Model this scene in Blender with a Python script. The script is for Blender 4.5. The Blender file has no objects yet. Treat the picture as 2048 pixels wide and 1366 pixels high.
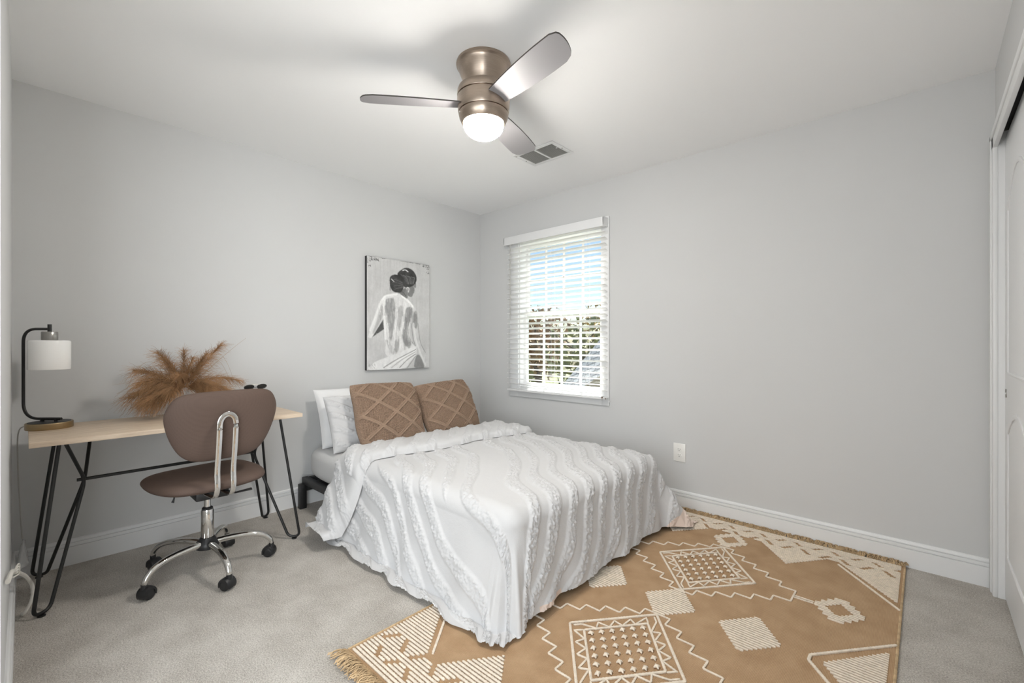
import bpy, bmesh, math, random
import numpy as np
from mathutils import Vector, Matrix

random.seed(7); RNG = np.random.default_rng(7)
SC = bpy.context.scene; COL = SC.collection
R = math.radians

# ------------------------------------------------------------------ camera, light, exposure
cd = bpy.data.cameras.new('camera'); cam = bpy.data.objects.new('camera', cd); COL.objects.link(cam)
cam.location = (3.2775, -3.087, 1.148); cam.rotation_euler = (R(90), 0, R(42.64))
cd.sensor_width = 36; cd.lens = 897 / 2048 * 36; cd.shift_y = 5 / 2048; cd.clip_start = 0.005; cd.clip_end = 200
SC.camera = cam
vs = SC.view_settings
vs.view_transform = 'Standard'; vs.look = 'None'; vs.exposure = 0.1; vs.gamma = 1; vs.use_curve_mapping = False
SC.cycles.use_denoising = True
SC.cycles.max_bounces = 12; SC.cycles.diffuse_bounces = 8; SC.cycles.transparent_max_bounces = 16
SC.cycles.sample_clamp_indirect = 8.0

LAMP = 200.0
SKY = 0.17
HALL = 86.0         # added fill light, from beside and behind the camera
FILL_N = 31.0  # weaker added fill, facing north
SUN = 17.0
w = bpy.data.worlds.new('world'); SC.world = w; w.use_nodes = True
nt = w.node_tree; bg = nt.nodes['Background']
sky = nt.nodes.new('ShaderNodeTexSky'); sky.sky_type = 'NISHITA'; sky.sun_disc = False
sky.sun_elevation = R(52); sky.sun_rotation = R(20); sky.air_density = 1.0; sky.dust_density = 0.6
nt.links.new(sky.outputs[0], bg.inputs[0]); bg.inputs[1].default_value = SKY
sl = bpy.data.lights.new('sun', 'SUN'); sl.energy = SUN; sl.angle = R(1.5); sl.color = (1, .96, .9)
so = bpy.data.objects.new('sun', sl); COL.objects.link(so)
so.location = (1, 6, 9)
so.rotation_euler = Vector((-0.75, 1.0, 1.5)).to_track_quat('Z', 'Y').to_euler()

hl = bpy.data.lights.new('added_fill_east', 'AREA'); hl.shape = 'RECTANGLE'; hl.size = 1.6; hl.size_y = 1.9; hl.energy = HALL; hl.color = (.92, .97, 1)
ho_ = bpy.data.objects.new('added_fill_east', hl); COL.objects.link(ho_); ho_.location = (4.10, -4.35, 1.25); ho_.rotation_euler = (R(90), 0, R(90))  # added fill lamp aimed west to lift the bed side; no window here

hn = bpy.data.lights.new('added_fill_north_facing', 'AREA'); hn.shape = 'RECTANGLE'; hn.size = 1.6; hn.size_y = 1.7; hn.energy = FILL_N; hn.color = (.93, .97, 1)
hno = bpy.data.objects.new('added_fill_north_facing', hn); COL.objects.link(hno); hno.location = (2.7, -5.25, 1.3); hno.rotation_euler = (R(90), 0, 0)  # second added fill lamp, facing north into the room; no window here

# ------------------------------------------------------------------ helpers: materials
def new_mat(name):
    m = bpy.data.materials.new(name); m.use_nodes = True
    nt = m.node_tree; b = nt.nodes['Principled BSDF']
    return m, nt, b
def N(nt, t, **kw):
    n = nt.nodes.new(t)
    for k, v in kw.items(): setattr(n, k, v)
    return n
def coords(nt, kind='Object', scale=None):
    tc = N(nt, 'ShaderNodeTexCoord'); out = tc.outputs[kind]
    if scale is not None:
        mp = N(nt, 'ShaderNodeMapping'); mp.inputs['Scale'].default_value = scale
        nt.links.new(out, mp.inputs['Vector']); out = mp.outputs['Vector']
    return out
def noise(nt, vec, scale, detail=3, rough=.55):
    n = N(nt, 'ShaderNodeTexNoise'); n.inputs['Scale'].default_value = scale
    n.inputs['Detail'].default_value = detail; n.inputs['Roughness'].default_value = rough
    nt.links.new(vec, n.inputs['Vector']); return n.outputs['Fac']
def ramp(nt, fac, stops):
    r = N(nt, 'ShaderNodeValToRGB'); e = r.color_ramp.elements
    while len(e) < len(stops): e.new(0.5)
    for el, (p, c) in zip(e, stops):
        el.position = p; el.color = (*c, 1) if len(c) == 3 else c
    nt.links.new(fac, r.inputs['Fac']); return r.outputs['Color']
def bump(nt, b, h, strength=.3, dist=.002):
    n = N(nt, 'ShaderNodeBump'); n.inputs['Strength'].default_value = strength; n.inputs['Distance'].default_value = dist
    nt.links.new(h, n.inputs['Height']); nt.links.new(n.outputs['Normal'], b.inputs['Normal'])
def math_node(nt, op, a, b=None):
    n = N(nt, 'ShaderNodeMath', operation=op)
    for i, v in enumerate((a, b)):
        if v is None: continue
        if isinstance(v, (int, float)): n.inputs[i].default_value = v
        else: nt.links.new(v, n.inputs[i])
    return n.outputs[0]
def plain(name, c, rough=.5, metal=0., nscale=None, nstr=.2, ndist=.001, var=0., vscale=8., coat=0., spec=None):
    m, nt, b = new_mat(name)
    b.inputs['Base Color'].default_value = (*c, 1); b.inputs['Roughness'].default_value = rough; b.inputs['Metallic'].default_value = metal
    if spec is not None: b.inputs['Specular IOR Level'].default_value = spec
    if coat: b.inputs['Coat Weight'].default_value = coat
    v = coords(nt)
    if nscale: bump(nt, b, noise(nt, v, nscale), nstr, ndist)
    if var:
        lo = tuple(x * (1 - var) for x in c); hi = tuple(min(1, x * (1 + var)) for x in c)
        nt.links.new(ramp(nt, noise(nt, v, vscale, 4), [(.3, lo), (.7, hi)]), b.inputs['Base Color'])
    return m

M = {}
M['wall'] = plain('wall_paint', (.588, .592, .592), .85, nscale=160, nstr=.06, ndist=.001, var=.012, vscale=1.2)
M['ceil'] = plain('ceiling_paint', (.875, .88, .885), .9, nscale=120, nstr=.05, ndist=.001)
M['trim'] = plain('trim_paint', (.75, .755, .76), .4, nscale=30, nstr=.03)
M['white'] = plain('white_vinyl', (.85, .85, .85), .35, nscale=20, nstr=.02)
M['slat'] = plain('blind_slat_white', (.88, .88, .87), .4, nscale=40, nstr=.03)
M['plate'] = plain('outlet_plastic', (.82, .81, .78), .35, nscale=40, nstr=.02)
M['dark'] = plain('dark_slot', (.015, .014, .013), .6, nscale=60)
M['black'] = plain('black_powder_coat', (.012, .012, .012), .42, nscale=300, nstr=.08, ndist=.0004)
M['plastic'] = plain('black_nylon', (.013, .013, .014), .45, nscale=200, nstr=.1, ndist=.0005)
M['chrome'] = plain('chrome', (.72, .71, .69), .08, 1.0, nscale=8, nstr=.01)
M['opal'] = plain('opal_glass', (.92, .92, .91), .12, nscale=4, nstr=.01, coat=.5)
M['ceramic'] = plain('white_ceramic', (.85, .85, .85), .3, nscale=12, nstr=.03)
M['cord'] = plain('white_cord', (.72, .70, .65), .5, nscale=90, nstr=.1)
M['cord_thin'] = plain('clear_cord', (.45, .44, .42), .35, nscale=90, nstr=.1)
M['sheet'] = plain('white_sheet', (.76, .76, .765), .9, nscale=14, nstr=.35, ndist=.006)
M['matt'] = plain('mattress_ticking', (.60, .60, .60), .9, nscale=220, nstr=.2, ndist=.001)
M['lining'] = plain('duvet_lining', (.72, .60, .53), .9, nscale=60, nstr=.2)
M['frame_black'] = plain('bed_frame_black', (.014, .014, .015), .5, nscale=150, nstr=.1)

def brushed(name, c, rough=.3):
    m, nt, b = new_mat(name)
    b.inputs['Metallic'].default_value = 1; b.inputs['Roughness'].default_value = rough
    v = coords(nt, 'Object', (6, 6, 400))
    n = noise(nt, v, 3, 4)
    nt.links.new(ramp(nt, n, [(.3, tuple(x * .85 for x in c)), (.7, tuple(min(1, x * 1.1) for x in c))]), b.inputs['Base Color'])
    bump(nt, b, n, .12, .0005); return m
M['nickel'] = brushed('brushed_bronze_nickel', (.40, .325, .265), .3)
M['brass'] = brushed('antique_brass', (.42, .32, .19), .3)
M['socket'] = brushed('grey_brushed_metal', (.36, .35, .33), .3)
M['blade'] = plain('fan_blade_silver', (.27, .262, .272), .5, .0, nscale=60, nstr=.03, spec=.4)
M['blade_edge'] = plain('fan_blade_edge', (.05, .045, .04), .5, nscale=60)

def fabric_white(name='duvet_cotton', c=(.575, .575, .583)):
    m, nt, b = new_mat(name)
    b.inputs['Base Color'].default_value = (*c, 1); b.inputs['Roughness'].default_value = .95
    b.inputs['Sheen Weight'].default_value = .2
    v = coords(nt)
    a = noise(nt, v, 18, 4); f = noise(nt, v, 260, 2)
    bump(nt, b, math_node(nt, 'ADD', a, math_node(nt, 'MULTIPLY', f, .25)), .35, .006)
    return m
M['duvet'] = fabric_white()
M['tuft'] = fabric_white('duvet_chenille', (.80, .80, .80))

def carpet():
    m, nt, b = new_mat('carpet_pile'); v = coords(nt)
    big = noise(nt, v, 5, 5, .6); fine = noise(nt, v, 190, 3, .7)
    s = math_node(nt, 'ADD', math_node(nt, 'MULTIPLY', big, .32), math_node(nt, 'MULTIPLY', fine, .75))
    nt.links.new(ramp(nt, s, [(.36, (.36, .325, .285)), (.53, (.61, .57, .52)), (.68, (.83, .79, .735))]), b.inputs['Base Color'])
    b.inputs['Roughness'].default_value = 1; b.inputs['Specular IOR Level'].default_value = .1
    bump(nt, b, math_node(nt, 'ADD', math_node(nt, 'MULTIPLY', big, .6), fine), .9, .012); return m
M['carpet'] = carpet()

def burlap():
    m, nt, b = new_mat('jute_weave'); v = coords(nt)
    def wave(direction, sc):
        n = N(nt, 'ShaderNodeTexWave', wave_type='BANDS', bands_direction=direction)
        n.inputs['Scale'].default_value = sc; n.inputs['Distortion'].default_value = 1.2; n.inputs['Detail'].default_value = 2
        n.inputs['Detail Scale'].default_value = 3
        nt.links.new(v, n.inputs['Vector']); return n.outputs['Fac']
    wv = math_node(nt, 'MULTIPLY', wave('X', 75), wave('Y', 75))
    big = noise(nt, v, 9, 4)
    f = math_node(nt, 'ADD', math_node(nt, 'MULTIPLY', wv, .45), math_node(nt, 'MULTIPLY', big, .55))
    nt.links.new(ramp(nt, f, [(.15, (.34, .21, .115)), (.45, (.47, .315, .185)), (.8, (.60, .43, .28))]), b.inputs['Base Color'])
    b.inputs['Roughness'].default_value = .95; b.inputs['Specular IOR Level'].default_value = .15
    bump(nt, b, math_node(nt, 'ADD', wv, math_node(nt, 'MULTIPLY', big, .4)), .5, .003); return m
M['jute'] = burlap()
M['yarn'] = plain('cream_yarn', (.76, .67, .56), .95, nscale=420, nstr=.5, ndist=.003, var=.12, vscale=60)
M['fringe'] = plain('tan_fringe_yarn', (.50, .36, .21), .95, nscale=300, nstr=.4, ndist=.002, var=.25, vscale=40)
M['knit'] = plain('brown_knit_yarn', (.27, .185, .13), .95, nscale=380, nstr=.5, ndist=.002, var=.18, vscale=120)
M['plume'] = plain('pampas_rust', (.36, .205, .10), .9, var=.35, vscale=25)

def chair_mesh():
    m, nt, b = new_mat('brown_mesh_fabric'); v = coords(nt)
    vo = N(nt, 'ShaderNodeTexVoronoi'); vo.inputs['Scale'].default_value = 260; vo.inputs['Randomness'].default_value = .15
    nt.links.new(v, vo.inputs['Vector'])
    nt.links.new(ramp(nt, vo.outputs['Distance'], [(.1, (.084, .053, .041)), (.5, (.102, .066, .051))]), b.inputs['Base Color'])
    b.inputs['Roughness'].default_value = .75
    bump(nt, b, vo.outputs['Distance'], .08, .0006); return m
M['chairfab'] = chair_mesh()

def wood():
    m, nt, b = new_mat('light_oak_laminate'); v = coords(nt, 'Object', (22, 1.6, 22))
    n = noise(nt, v, 3.2, 6, .6)
    v2 = coords(nt, 'Object', (150, 5, 150)); f = noise(nt, v2, 3, 3)
    s = math_node(nt, 'ADD', math_node(nt, 'MULTIPLY', n, .7), math_node(nt, 'MULTIPLY', f, .3))
    nt.links.new(ramp(nt, s, [(.3, (.44, .33, .235)), (.5, (.62, .50, .38)), (.7, (.73, .61, .48))]), b.inputs['Base Color'])
    b.inputs['Roughness'].default_value = .5; bump(nt, b, s, .1, .001); return m
M['wood'] = wood()

def emis(name, c, s):
    m, nt, b = new_mat(name); b.inputs['Base Color'].default_value = (.9, .88, .82, 1)
    b.inputs['Emission Color'].default_value = (*c, 1); b.inputs['Emission Strength'].default_value = s; return m
M['globe'] = emis('lit_frosted_globe', (1, .955, .89), LAMP)

def glass():
    m = bpy.data.materials.new('window_glass'); m.use_nodes = True; nt = m.node_tree
    nt.nodes.clear(); o = N(nt, 'ShaderNodeOutputMaterial'); mx = N(nt, 'ShaderNodeMixShader')
    t = N(nt, 'ShaderNodeBsdfTransparent'); g = N(nt, 'ShaderNodeBsdfGlossy'); g.inputs['Roughness'].default_value = .02
    t.inputs['Color'].default_value = (.95, .97, .96, 1); mx.inputs[0].default_value = .05
    nt.links.new(t.outputs[0], mx.inputs[1]); nt.links.new(g.outputs[0], mx.inputs[2]); nt.links.new(mx.outputs[0], o.inputs[0]); return m
M['glass'] = glass()
def clear_plastic():
    m, nt, b = new_mat('clear_plastic'); b.inputs['Base Color'].default_value = (.85, .85, .85, 1)
    b.inputs['Roughness'].default_value = .15; b.inputs['Alpha'].default_value = .45
    bump(nt, b, noise(nt, coords(nt), 60), .5, .004); return m
M['clear'] = clear_plastic()
def shingles():
    m, nt, b = new_mat('grey_shingles'); v = coords(nt)
    br = N(nt, 'ShaderNodeTexBrick'); br.inputs['Scale'].default_value = 3.0
    br.inputs['Color1'].default_value = (.46, .47, .48, 1); br.inputs['Color2'].default_value = (.60, .61, .62, 1); br.inputs['Mortar'].default_value = (.26, .265, .27, 1)
    br.inputs['Mortar Size'].default_value = .03
    nt.links.new(v, br.inputs['Vector']); nt.links.new(br.outputs['Color'], b.inputs['Base Color']); b.inputs['Roughness'].default_value = .9; return m
M['shingle'] = shingles()
M['siding'] = plain('beige_siding', (.62, .50, .38), .8, var=.05)
M['bark'] = plain('tree_bark', (.11, .08, .06), .9, nscale=20, nstr=.5)
M['leaf_brown'] = plain('autumn_leaf', (.34, .22, .13), .8, var=.4, vscale=2.5)
M['leaf_green'] = plain('olive_leaf', (.24, .25, .11), .8, var=.4, vscale=2.5)
M['leaf_gold'] = plain('golden_leaf', (.42, .30, .13), .8, var=.4, vscale=2.5)
M['grass'] = plain('lawn', (.14, .15, .07), .95, var=.3, vscale=1.0)

# ------------------------------------------------------------------ helpers: geometry
class MB:
    def __init__(s): s.v = []; s.f = []; s.n = 0
    def add(s, v, f):
        v = np.asarray(v, float).reshape(-1, 3); s.v.append(v)
        s.f.extend([tuple(int(i) + s.n for i in q) for q in f]); s.n += len(v); return s
    def box(s, a, b, bev=0., mat=None):
        a = np.minimum(a, b), np.maximum(a, b); lo, hi = a
        if bev <= 0:
            x0, y0, z0 = lo; x1, y1, z1 = hi
            v = [(x0,y0,z0),(x1,y0,z0),(x1,y1,z0),(x0,y1,z0),(x0,y0,z1),(x1,y0,z1),(x1,y1,z1),(x0,y1,z1)]
            f = [(0,3,2,1),(4,5,6,7),(0,1,5,4),(1,2,6,5),(2,3,7,6),(3,0,4,7)]
        else:
            bm = bmesh.new(); bmesh.ops.create_cube(bm, size=1)
            for q in bm.verts: q.co = Vector([(lo[i] + hi[i]) / 2 + q.co[i] * (hi[i] - lo[i]) for i in range(3)])
            bmesh.ops.bevel(bm, geom=bm.edges[:], offset=min(bev, .49 * min(hi - lo)), segments=2, profile=.5, affect='EDGES')
            bm.verts.index_update(); v = [tuple(q.co) for q in bm.verts]; f = [[q.index for q in p.verts] for p in bm.faces]; bm.free()
        v = np.array(v, float)
        if mat is not None: v = (np.asarray(mat, float)[:3, :3] @ v.T).T + np.asarray(mat, float)[:3, 3]
        return s.add(v, f)
    def tube(s, pts, r, seg=10, cap=True, flat=None, upv=None):
        p = np.asarray(pts, float); n = len(p); r = np.broadcast_to(np.asarray(r, float), (n,))
        t = np.gradient(p, axis=0); t /= np.linalg.norm(t, axis=1)[:, None] + 1e-12
        a = np.array(upv, float) if upv is not None else (np.array([0, 0, 1.]) if abs(t[0, 2]) < .9 else np.array([1., 0, 0]))
        nn = np.zeros((n, 3))
        for i in range(n):
            a = a - t[i] * (a @ t[i]); a /= np.linalg.norm(a) + 1e-12; nn[i] = a
        bb = np.cross(t, nn); th = np.linspace(0, 2 * math.pi, seg, endpoint=False)
        fw, fh = flat if flat else (1., 1.)
        V = p[:, None] + r[:, None, None] * (np.cos(th)[None, :, None] * nn[:, None] * fh + np.sin(th)[None, :, None] * bb[:, None] * fw)
        F = [(i * seg + j, i * seg + (j + 1) % seg, (i + 1) * seg + (j + 1) % seg, (i + 1) * seg + j) for i in range(n - 1) for j in range(seg)]
        if cap: F += [tuple(range(seg))[::-1], tuple((n - 1) * seg + j for j in range(seg))]
        return s.add(V.reshape(-1, 3), F)
    def strip(s, pts, wdir, w, th, ndir):
        """flat bar of width w along wdir and thickness th along ndir swept along pts"""
        p = np.asarray(pts, float); n = len(p); wd = np.broadcast_to(np.asarray(wdir, float), (n, 3)); nd = np.broadcast_to(np.asarray(ndir, float), (n, 3))
        c = .25
        prof = [(-.5, -.5 + c), (-.5 + c * th / w * 1.5, -.5), (.5 - c * th / w * 1.5, -.5), (.5, -.5 + c), (.5, .5 - c), (.5 - c * th / w * 1.5, .5), (-.5 + c * th / w * 1.5, .5), (-.5, .5 - c)]
        k = len(prof); V = np.concatenate([(p + wd * (a * w) + nd * (b * th))[:, None] for a, b in prof], 1)
        F = [(i * k + j, i * k + (j + 1) % k, (i + 1) * k + (j + 1) % k, (i + 1) * k + j) for i in range(n - 1) for j in range(k)]
        F += [tuple(range(k))[::-1], tuple((n - 1) * k + j for j in range(k))]
        return s.add(V.reshape(-1, 3), F)
    def lathe(s, prof, c=(0, 0, 0), seg=40, cap=True):
        prof = np.asarray(prof, float); n = len(prof); th = np.linspace(0, 2 * math.pi, seg, endpoint=False)
        V = np.stack([prof[:, 0][:, None] * np.cos(th) + c[0], prof[:, 0][:, None] * np.sin(th) + c[1], np.repeat(prof[:, 1][:, None], seg, 1) + c[2]], -1)
        F = [(i * seg + j, i * seg + (j + 1) % seg, (i + 1) * seg + (j + 1) % seg, (i + 1) * seg + j) for i in range(n - 1) for j in range(seg)]
        if cap: F += [tuple(range(seg))[::-1], tuple((n - 1) * seg + j for j in range(seg))]
        return s.add(V.reshape(-1, 3), F)
    def grid(s, P, wrap=False):
        a, b = P.shape[:2]
        I = np.arange(a * b).reshape(a, b)
        if wrap: I = np.concatenate([I, I[:, :1]], 1)
        F = np.stack([I[:-1, :-1], I[1:, :-1], I[1:, 1:], I[:-1, 1:]], -1).reshape(-1, 4)
        return s.add(P.reshape(-1, 3), F.tolist())
    def prism(s, poly, axis, lo, hi):
        """closed polygon in the two axes other than `axis`, extruded lo..hi"""
        n = len(poly); o = [i for i in range(3) if i != axis]
        V = np.zeros((2 * n, 3)); V[:n, o] = poly; V[n:, o] = poly; V[:n, axis] = lo; V[n:, axis] = hi
        return s.add(V, [tuple(range(n))[::-1], tuple(range(n, 2 * n))] + [(i, (i + 1) % n, n + (i + 1) % n, n + i) for i in range(n)])
    def build(s, name, mat, parent=None, smooth=40):
        me = bpy.data.meshes.new(name); v = np.concatenate(s.v) if s.v else np.zeros((0, 3))
        o = bpy.data.objects.new(name, me); COL.objects.link(o)
        if parent is not None:
            v = v - np.array(root_loc(parent)); o.parent = parent
        me.from_pydata(v.tolist(), [], s.f); me.update()
        bm = bmesh.new(); bm.from_mesh(me); bmesh.ops.recalc_face_normals(bm, faces=bm.faces[:]); bm.to_mesh(me); bm.free()
        me.materials.append(mat)
        if smooth:
            me.shade_smooth(); me.set_sharp_from_angle(angle=R(smooth))
        return o
def root_loc(o):
    while o.parent: o = o.parent
    return tuple(o.location)
def tag(o, label, cat, group=None, kind=None):
    o['label'] = label; o['category'] = cat
    if group: o['group'] = group
    if kind: o['kind'] = kind
    return o
def thing(name, loc, label, cat, group=None):
    o = bpy.data.objects.new(name, None); o.location = loc; o.empty_display_size = .05; COL.objects.link(o)
    return tag(o, label, cat, group)
def struct(o, label, cat):
    o['kind'] = 'structure'; return tag(o, label, cat)
def recenter(o, loc):
    """move the origin of a top-level mesh without moving the mesh"""
    o.data.transform(Matrix.Translation(-Vector(loc))); o.location = loc; return o
def spline(pts, n=12, closed=False):
    p = np.asarray(pts, float); m = len(p); out = []
    for i in range(m if closed else m - 1):
        if closed: a, b, c, d = p[i - 1], p[i], p[(i + 1) % m], p[(i + 2) % m]
        else: a, b, c, d = p[max(i - 1, 0)], p[i], p[i + 1], p[min(i + 2, m - 1)]
        for t in np.linspace(0, 1, n, endpoint=False):
            out.append(.5 * ((2 * b) + (c - a) * t + (2 * a - 5 * b + 4 * c - d) * t * t + (3 * b - a - 3 * c + d) * t ** 3))
    if not closed: out.append(p[-1])
    return np.array(out)
def fillet(pts, rad, n=8):
    """polyline with rounded corners"""
    p = [np.asarray(q, float) for q in pts]; out = [p[0]]
    for i in range(1, len(p) - 1):
        a, b, c = p[i - 1], p[i], p[i + 1]; u = a - b; v = c - b; lu = np.linalg.norm(u); lv = np.linalg.norm(v)
        d = min(rad, lu * .49, lv * .49); s = b + u / lu * d; e = b + v / lv * d
        for t in np.linspace(0, 1, n): out.append((1 - t) ** 2 * s + 2 * t * (1 - t) * b + t * t * e)
    out.append(p[-1]); return np.array(out)
_G = np.random.default_rng(11).random((64, 64))
def vnoise(x, y):
    xi = np.floor(x).astype(int); yi = np.floor(y).astype(int); fx = x - xi; fy = y - yi
    fx = fx * fx * (3 - 2 * fx); fy = fy * fy * (3 - 2 * fy); g = lambda i, j: _G[i % 64, j % 64]
    return (g(xi, yi) * (1 - fx) + g(xi + 1, yi) * fx) * (1 - fy) + (g(xi, yi + 1) * (1 - fx) + g(xi + 1, yi + 1) * fx) * fy
def fbm(x, y, o=3):
    s = 0; a = .5
    for k in range(o): s = s + a * vnoise(x * 2 ** k + 17.3 * k, y * 2 ** k + 9.1 * k); a *= .5
    return s / (1 - .5 ** o)
def sstep(a, b, x):
    t = np.clip((x - a) / (b - a), 0, 1); return t * t * (3 - 2 * t)

# ------------------------------------------------------------------ the room
H = 2.44; XE = 3.52; YS = -3.13; YH = -5.3; T = .12
DA, DB, DZ = 1.52, 3.44, 2.06      # unseen opening added for the fill light, beside and behind the camera
struct(MB().box((-T, YH - T, -.1), (XE + .75, T, 0)).build('floor', M['carpet'], smooth=0), 'beige cut pile carpet over the whole floor', 'carpet')
struct(MB().box((-T, YH - T, H), (XE + .75, T, H + .1)).build('ceiling', M['ceil'], smooth=0), 'white painted flat ceiling', 'ceiling')
struct(MB().box((-T, YS - T, 0), (0, T, H)).build('wall_west', M['wall'], smooth=0), 'pale grey wall behind the desk and bed', 'wall')
WX0, WX1, WZ0, WZ1 = .522, 1.41, .745, 2.075
mb = MB(); mb.box((0, 0, 0), (WX0, T, H)).box((WX1, 0, 0), (XE + .75, T, H)).box((WX0, 0, 0), (WX1, T, WZ0)).box((WX0, 0, WZ1), (WX1, T, H))
struct(mb.build('wall_north', M['wall'], smooth=0), 'pale grey wall with the window', 'wall')
mb = MB(); mb.box((0, YS - T, 0), (DA, YS, H)).box((DB, YS - T, 0), (XE + .75, YS, H)).box((DA, YS - T, DZ), (DB, YS, H))
struct(mb.build('wall_south', M['wall'], smooth=0), 'pale grey wall edge at far left', 'wall')
mb = MB(); mb.box((-T, YH - T, 0), (XE + .75, YH, H)).box((-T, YH, 0), (0, YS - T, H)).box((XE + .63, YH, 0), (XE + .75, YS - T, H))
struct(mb.build('wall_added_hall', M['wall'], smooth=0), 'pale grey walls of the added hall behind the camera', 'wall')  # unseen hall, added to bring fill light into the room
CY0, CY1, CZ = -1.95, -.105, 2.04
mb = MB(); mb.box((XE, CY1 + .02, 0), (XE + .1, 0, H)).box((XE, YS, 0), (XE + .1, CY0, H)).box((XE, CY0, CZ + .07), (XE + .1, CY1 + .02, H))
mb.box((XE + .65, YS, 0), (XE + .75, 0, H))
struct(mb.build('wall_east', M['wall'], smooth=0), 'pale grey wall around the closet opening', 'wall')

def base_prof(h=.133, t=.015):
    return [(0, 0), (t, 0), (t, h * .70), (t - .007, h * .712), (t - .007, h * .738), (t, h * .75), (t - .0005, h * .845), (t - .009, h * .857), (t - .009, h * .883), (t - .0025, h * .895), (t - .005, h * .97), (t - .009, h), (0, h)]
def baseboard(side, a, b):
    P = base_prof()
    if side == 'west': mb = MB().prism([(x, z) for x, z in P], 1, a, b)
    elif side == 'north': mb = MB().prism([(-x, z) for x, z in P], 0, a, b)
    elif side == 'south': mb = MB().prism([(YS + x, z) for x, z in P], 0, a, b)
    return struct(mb.build('baseboard_' + side, M['trim'], smooth=0), 'white moulded baseboard along the %s wall' % side, 'baseboard')
baseboard('west', YS, 0); baseboard('north', 0, XE - .02); baseboard('south', 0, DA - .01)

# closet: casing, door, dark track slot
mb = MB()
def casing_bar(mb, a, b):   # boards with a raised outer band
    mb.box(a, b, .003)
mb.box((XE - .016, CY1 - .004, 0), (XE + .001, CY1 + .066, CZ + .07), .004)
mb.box((XE - .021, CY1 + .040, 0), (XE - .014, CY1 + .068, CZ + .072), .003)
mb.box((XE - .016, CY0, CZ), (XE + .001, CY1 + .066, CZ + .07), .004)
mb.box((XE - .021, CY0, CZ + .044), (XE - .014, CY1 + .068, CZ + .072), .003)
mb.box((XE, CY1 - .001, 0), (XE + .1, CY1 + .02, CZ + .07))
struct(mb.build('trim_1', M['trim'], smooth=30), 'white casing around the closet opening at far right', 'door casing')
mb = MB(); DX = XE + .022
mb.box((DX, CY1 - .72, .012), (DX + .034, CY1 - .002, CZ + .03), .002)
d = struct(mb.build('door_1', M['trim'], smooth=30), 'white sliding closet door at far right', 'closet door')
def door_panel(y0, y1, z0, z1, arch):
    mb = MB(); ys = np.linspace(y0, y1, 25); c = (y0 + y1) / 2; hw = (y1 - y0) / 2
    top = z1 - arch * (np.abs(ys - c) / hw) ** 2
    loop = [(y0, z0), (y1, z0)] + [(y, z) for y, z in zip(ys[::-1], top[::-1])]
    path = [(DX - .001, y, z) for y, z in loop] + [(DX - .001, *loop[0])]
    mb.tube(path, .008, 6, cap=False, flat=(1.3, .7), upv=(1, 0, 0)); return mb.build('panel_moulding', M['trim'], d)
door_panel(CY1 - .62, CY1 - .11, 1.02, 1.86, .14); door_panel(CY1 - .62, CY1 - .11, .22, .86, .10)
mb = MB().lathe([(.0, 0), (.012, 0), (.012, .003), (.009, .003), (.008, -.004), (0, -.004)], seg=24)
vv = mb.v[0].copy(); mb.v[0] = np.stack([DX - vv[:, 2], CY1 - .045 + vv[:, 0], .93 + vv[:, 1] * 1.6], -1); mb.build('finger_pull', M['socket'], d)
mb = MB().box((XE + .012, CY0, CZ + .065), (XE + .1, CY1, CZ + .069)); mb.build('track', M['dark'], d)
mb = MB().box((DX + .04, CY0 - .1, .012), (DX + .074, CY1 - .70, CZ + .03), .002)
struct(mb.build('door_2', M['trim'], smooth=30), 'second white sliding closet door behind the first', 'closet door')

# ------------------------------------------------------------------ window
WF = struct(MB().build('window_1', M['white']), 'white double hung window with divided panes behind the blind', 'window')
def ring(mb, x0, x1, z0, z1, wd, y0, y1, bev=.003):
    mb.box((x0, y0, z0), (x0 + wd, y1, z1), bev).box((x1 - wd, y0, z0), (x1, y1, z1), bev)
    mb.box((x0 + wd, y0, z0), (x1 - wd, y1, z0 + wd), bev).box((x0 + wd, y0, z1 - wd), (x1 - wd, y1, z1), bev); return mb
mb = MB()
mb.box((WX0 - .098, -.018, WZ0 - .078), (WX0 + .004, 0, WZ1 + .07), .004).box((WX1 - .004, -.018, WZ0 - .078), (WX1 + .062, 0, WZ1 + .07), .004)
mb.box((WX0, -.018, WZ1 - .004), (WX1, 0, WZ1 + .07), .004).box((WX0, -.018, WZ0 - .078), (WX1, 0, WZ0 + .004), .004)
mb.build('casing', M['trim'], WF, 30)
ring(MB(), WX0, WX1, WZ0, WZ1, .018, -.002, T).build('jamb', M['white'], WF, 30)
ZM = 1.42
def sash(name, y, z0, z1, wd):
    s = ring(MB(), WX0 + .018, WX1 - .018, z0, z1, wd, y, y + .03).build(name, M['white'], WF, 30)
    x0, x1 = WX0 + .018 + wd, WX1 - .018 - wd
    mb = MB()
    for k in (1, 2, 3):
        x = x0 + (x1 - x0) * k / 4; mb.box((x - .008, y + .006, z0 + wd), (x + .008, y + .024, z1 - wd), .002)
    zc = (z0 + z1) / 2; mb.box((x0, y + .006, zc - .008), (x1, y + .024, zc + .008), .002)
    mb.build('muntin', M['white'], s, 30)
    MB().box((x0 - .004, y + .013, z0 + wd - .004), (x1 + .004, y + .017, z1 - wd + .004)).build('pane', M['glass'], s, 0)
sash('upper_sash', .078, ZM - .02, WZ1 - .016, .032); sash('lower_sash', .044, WZ0 + .016, ZM + .018, .036)

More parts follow.
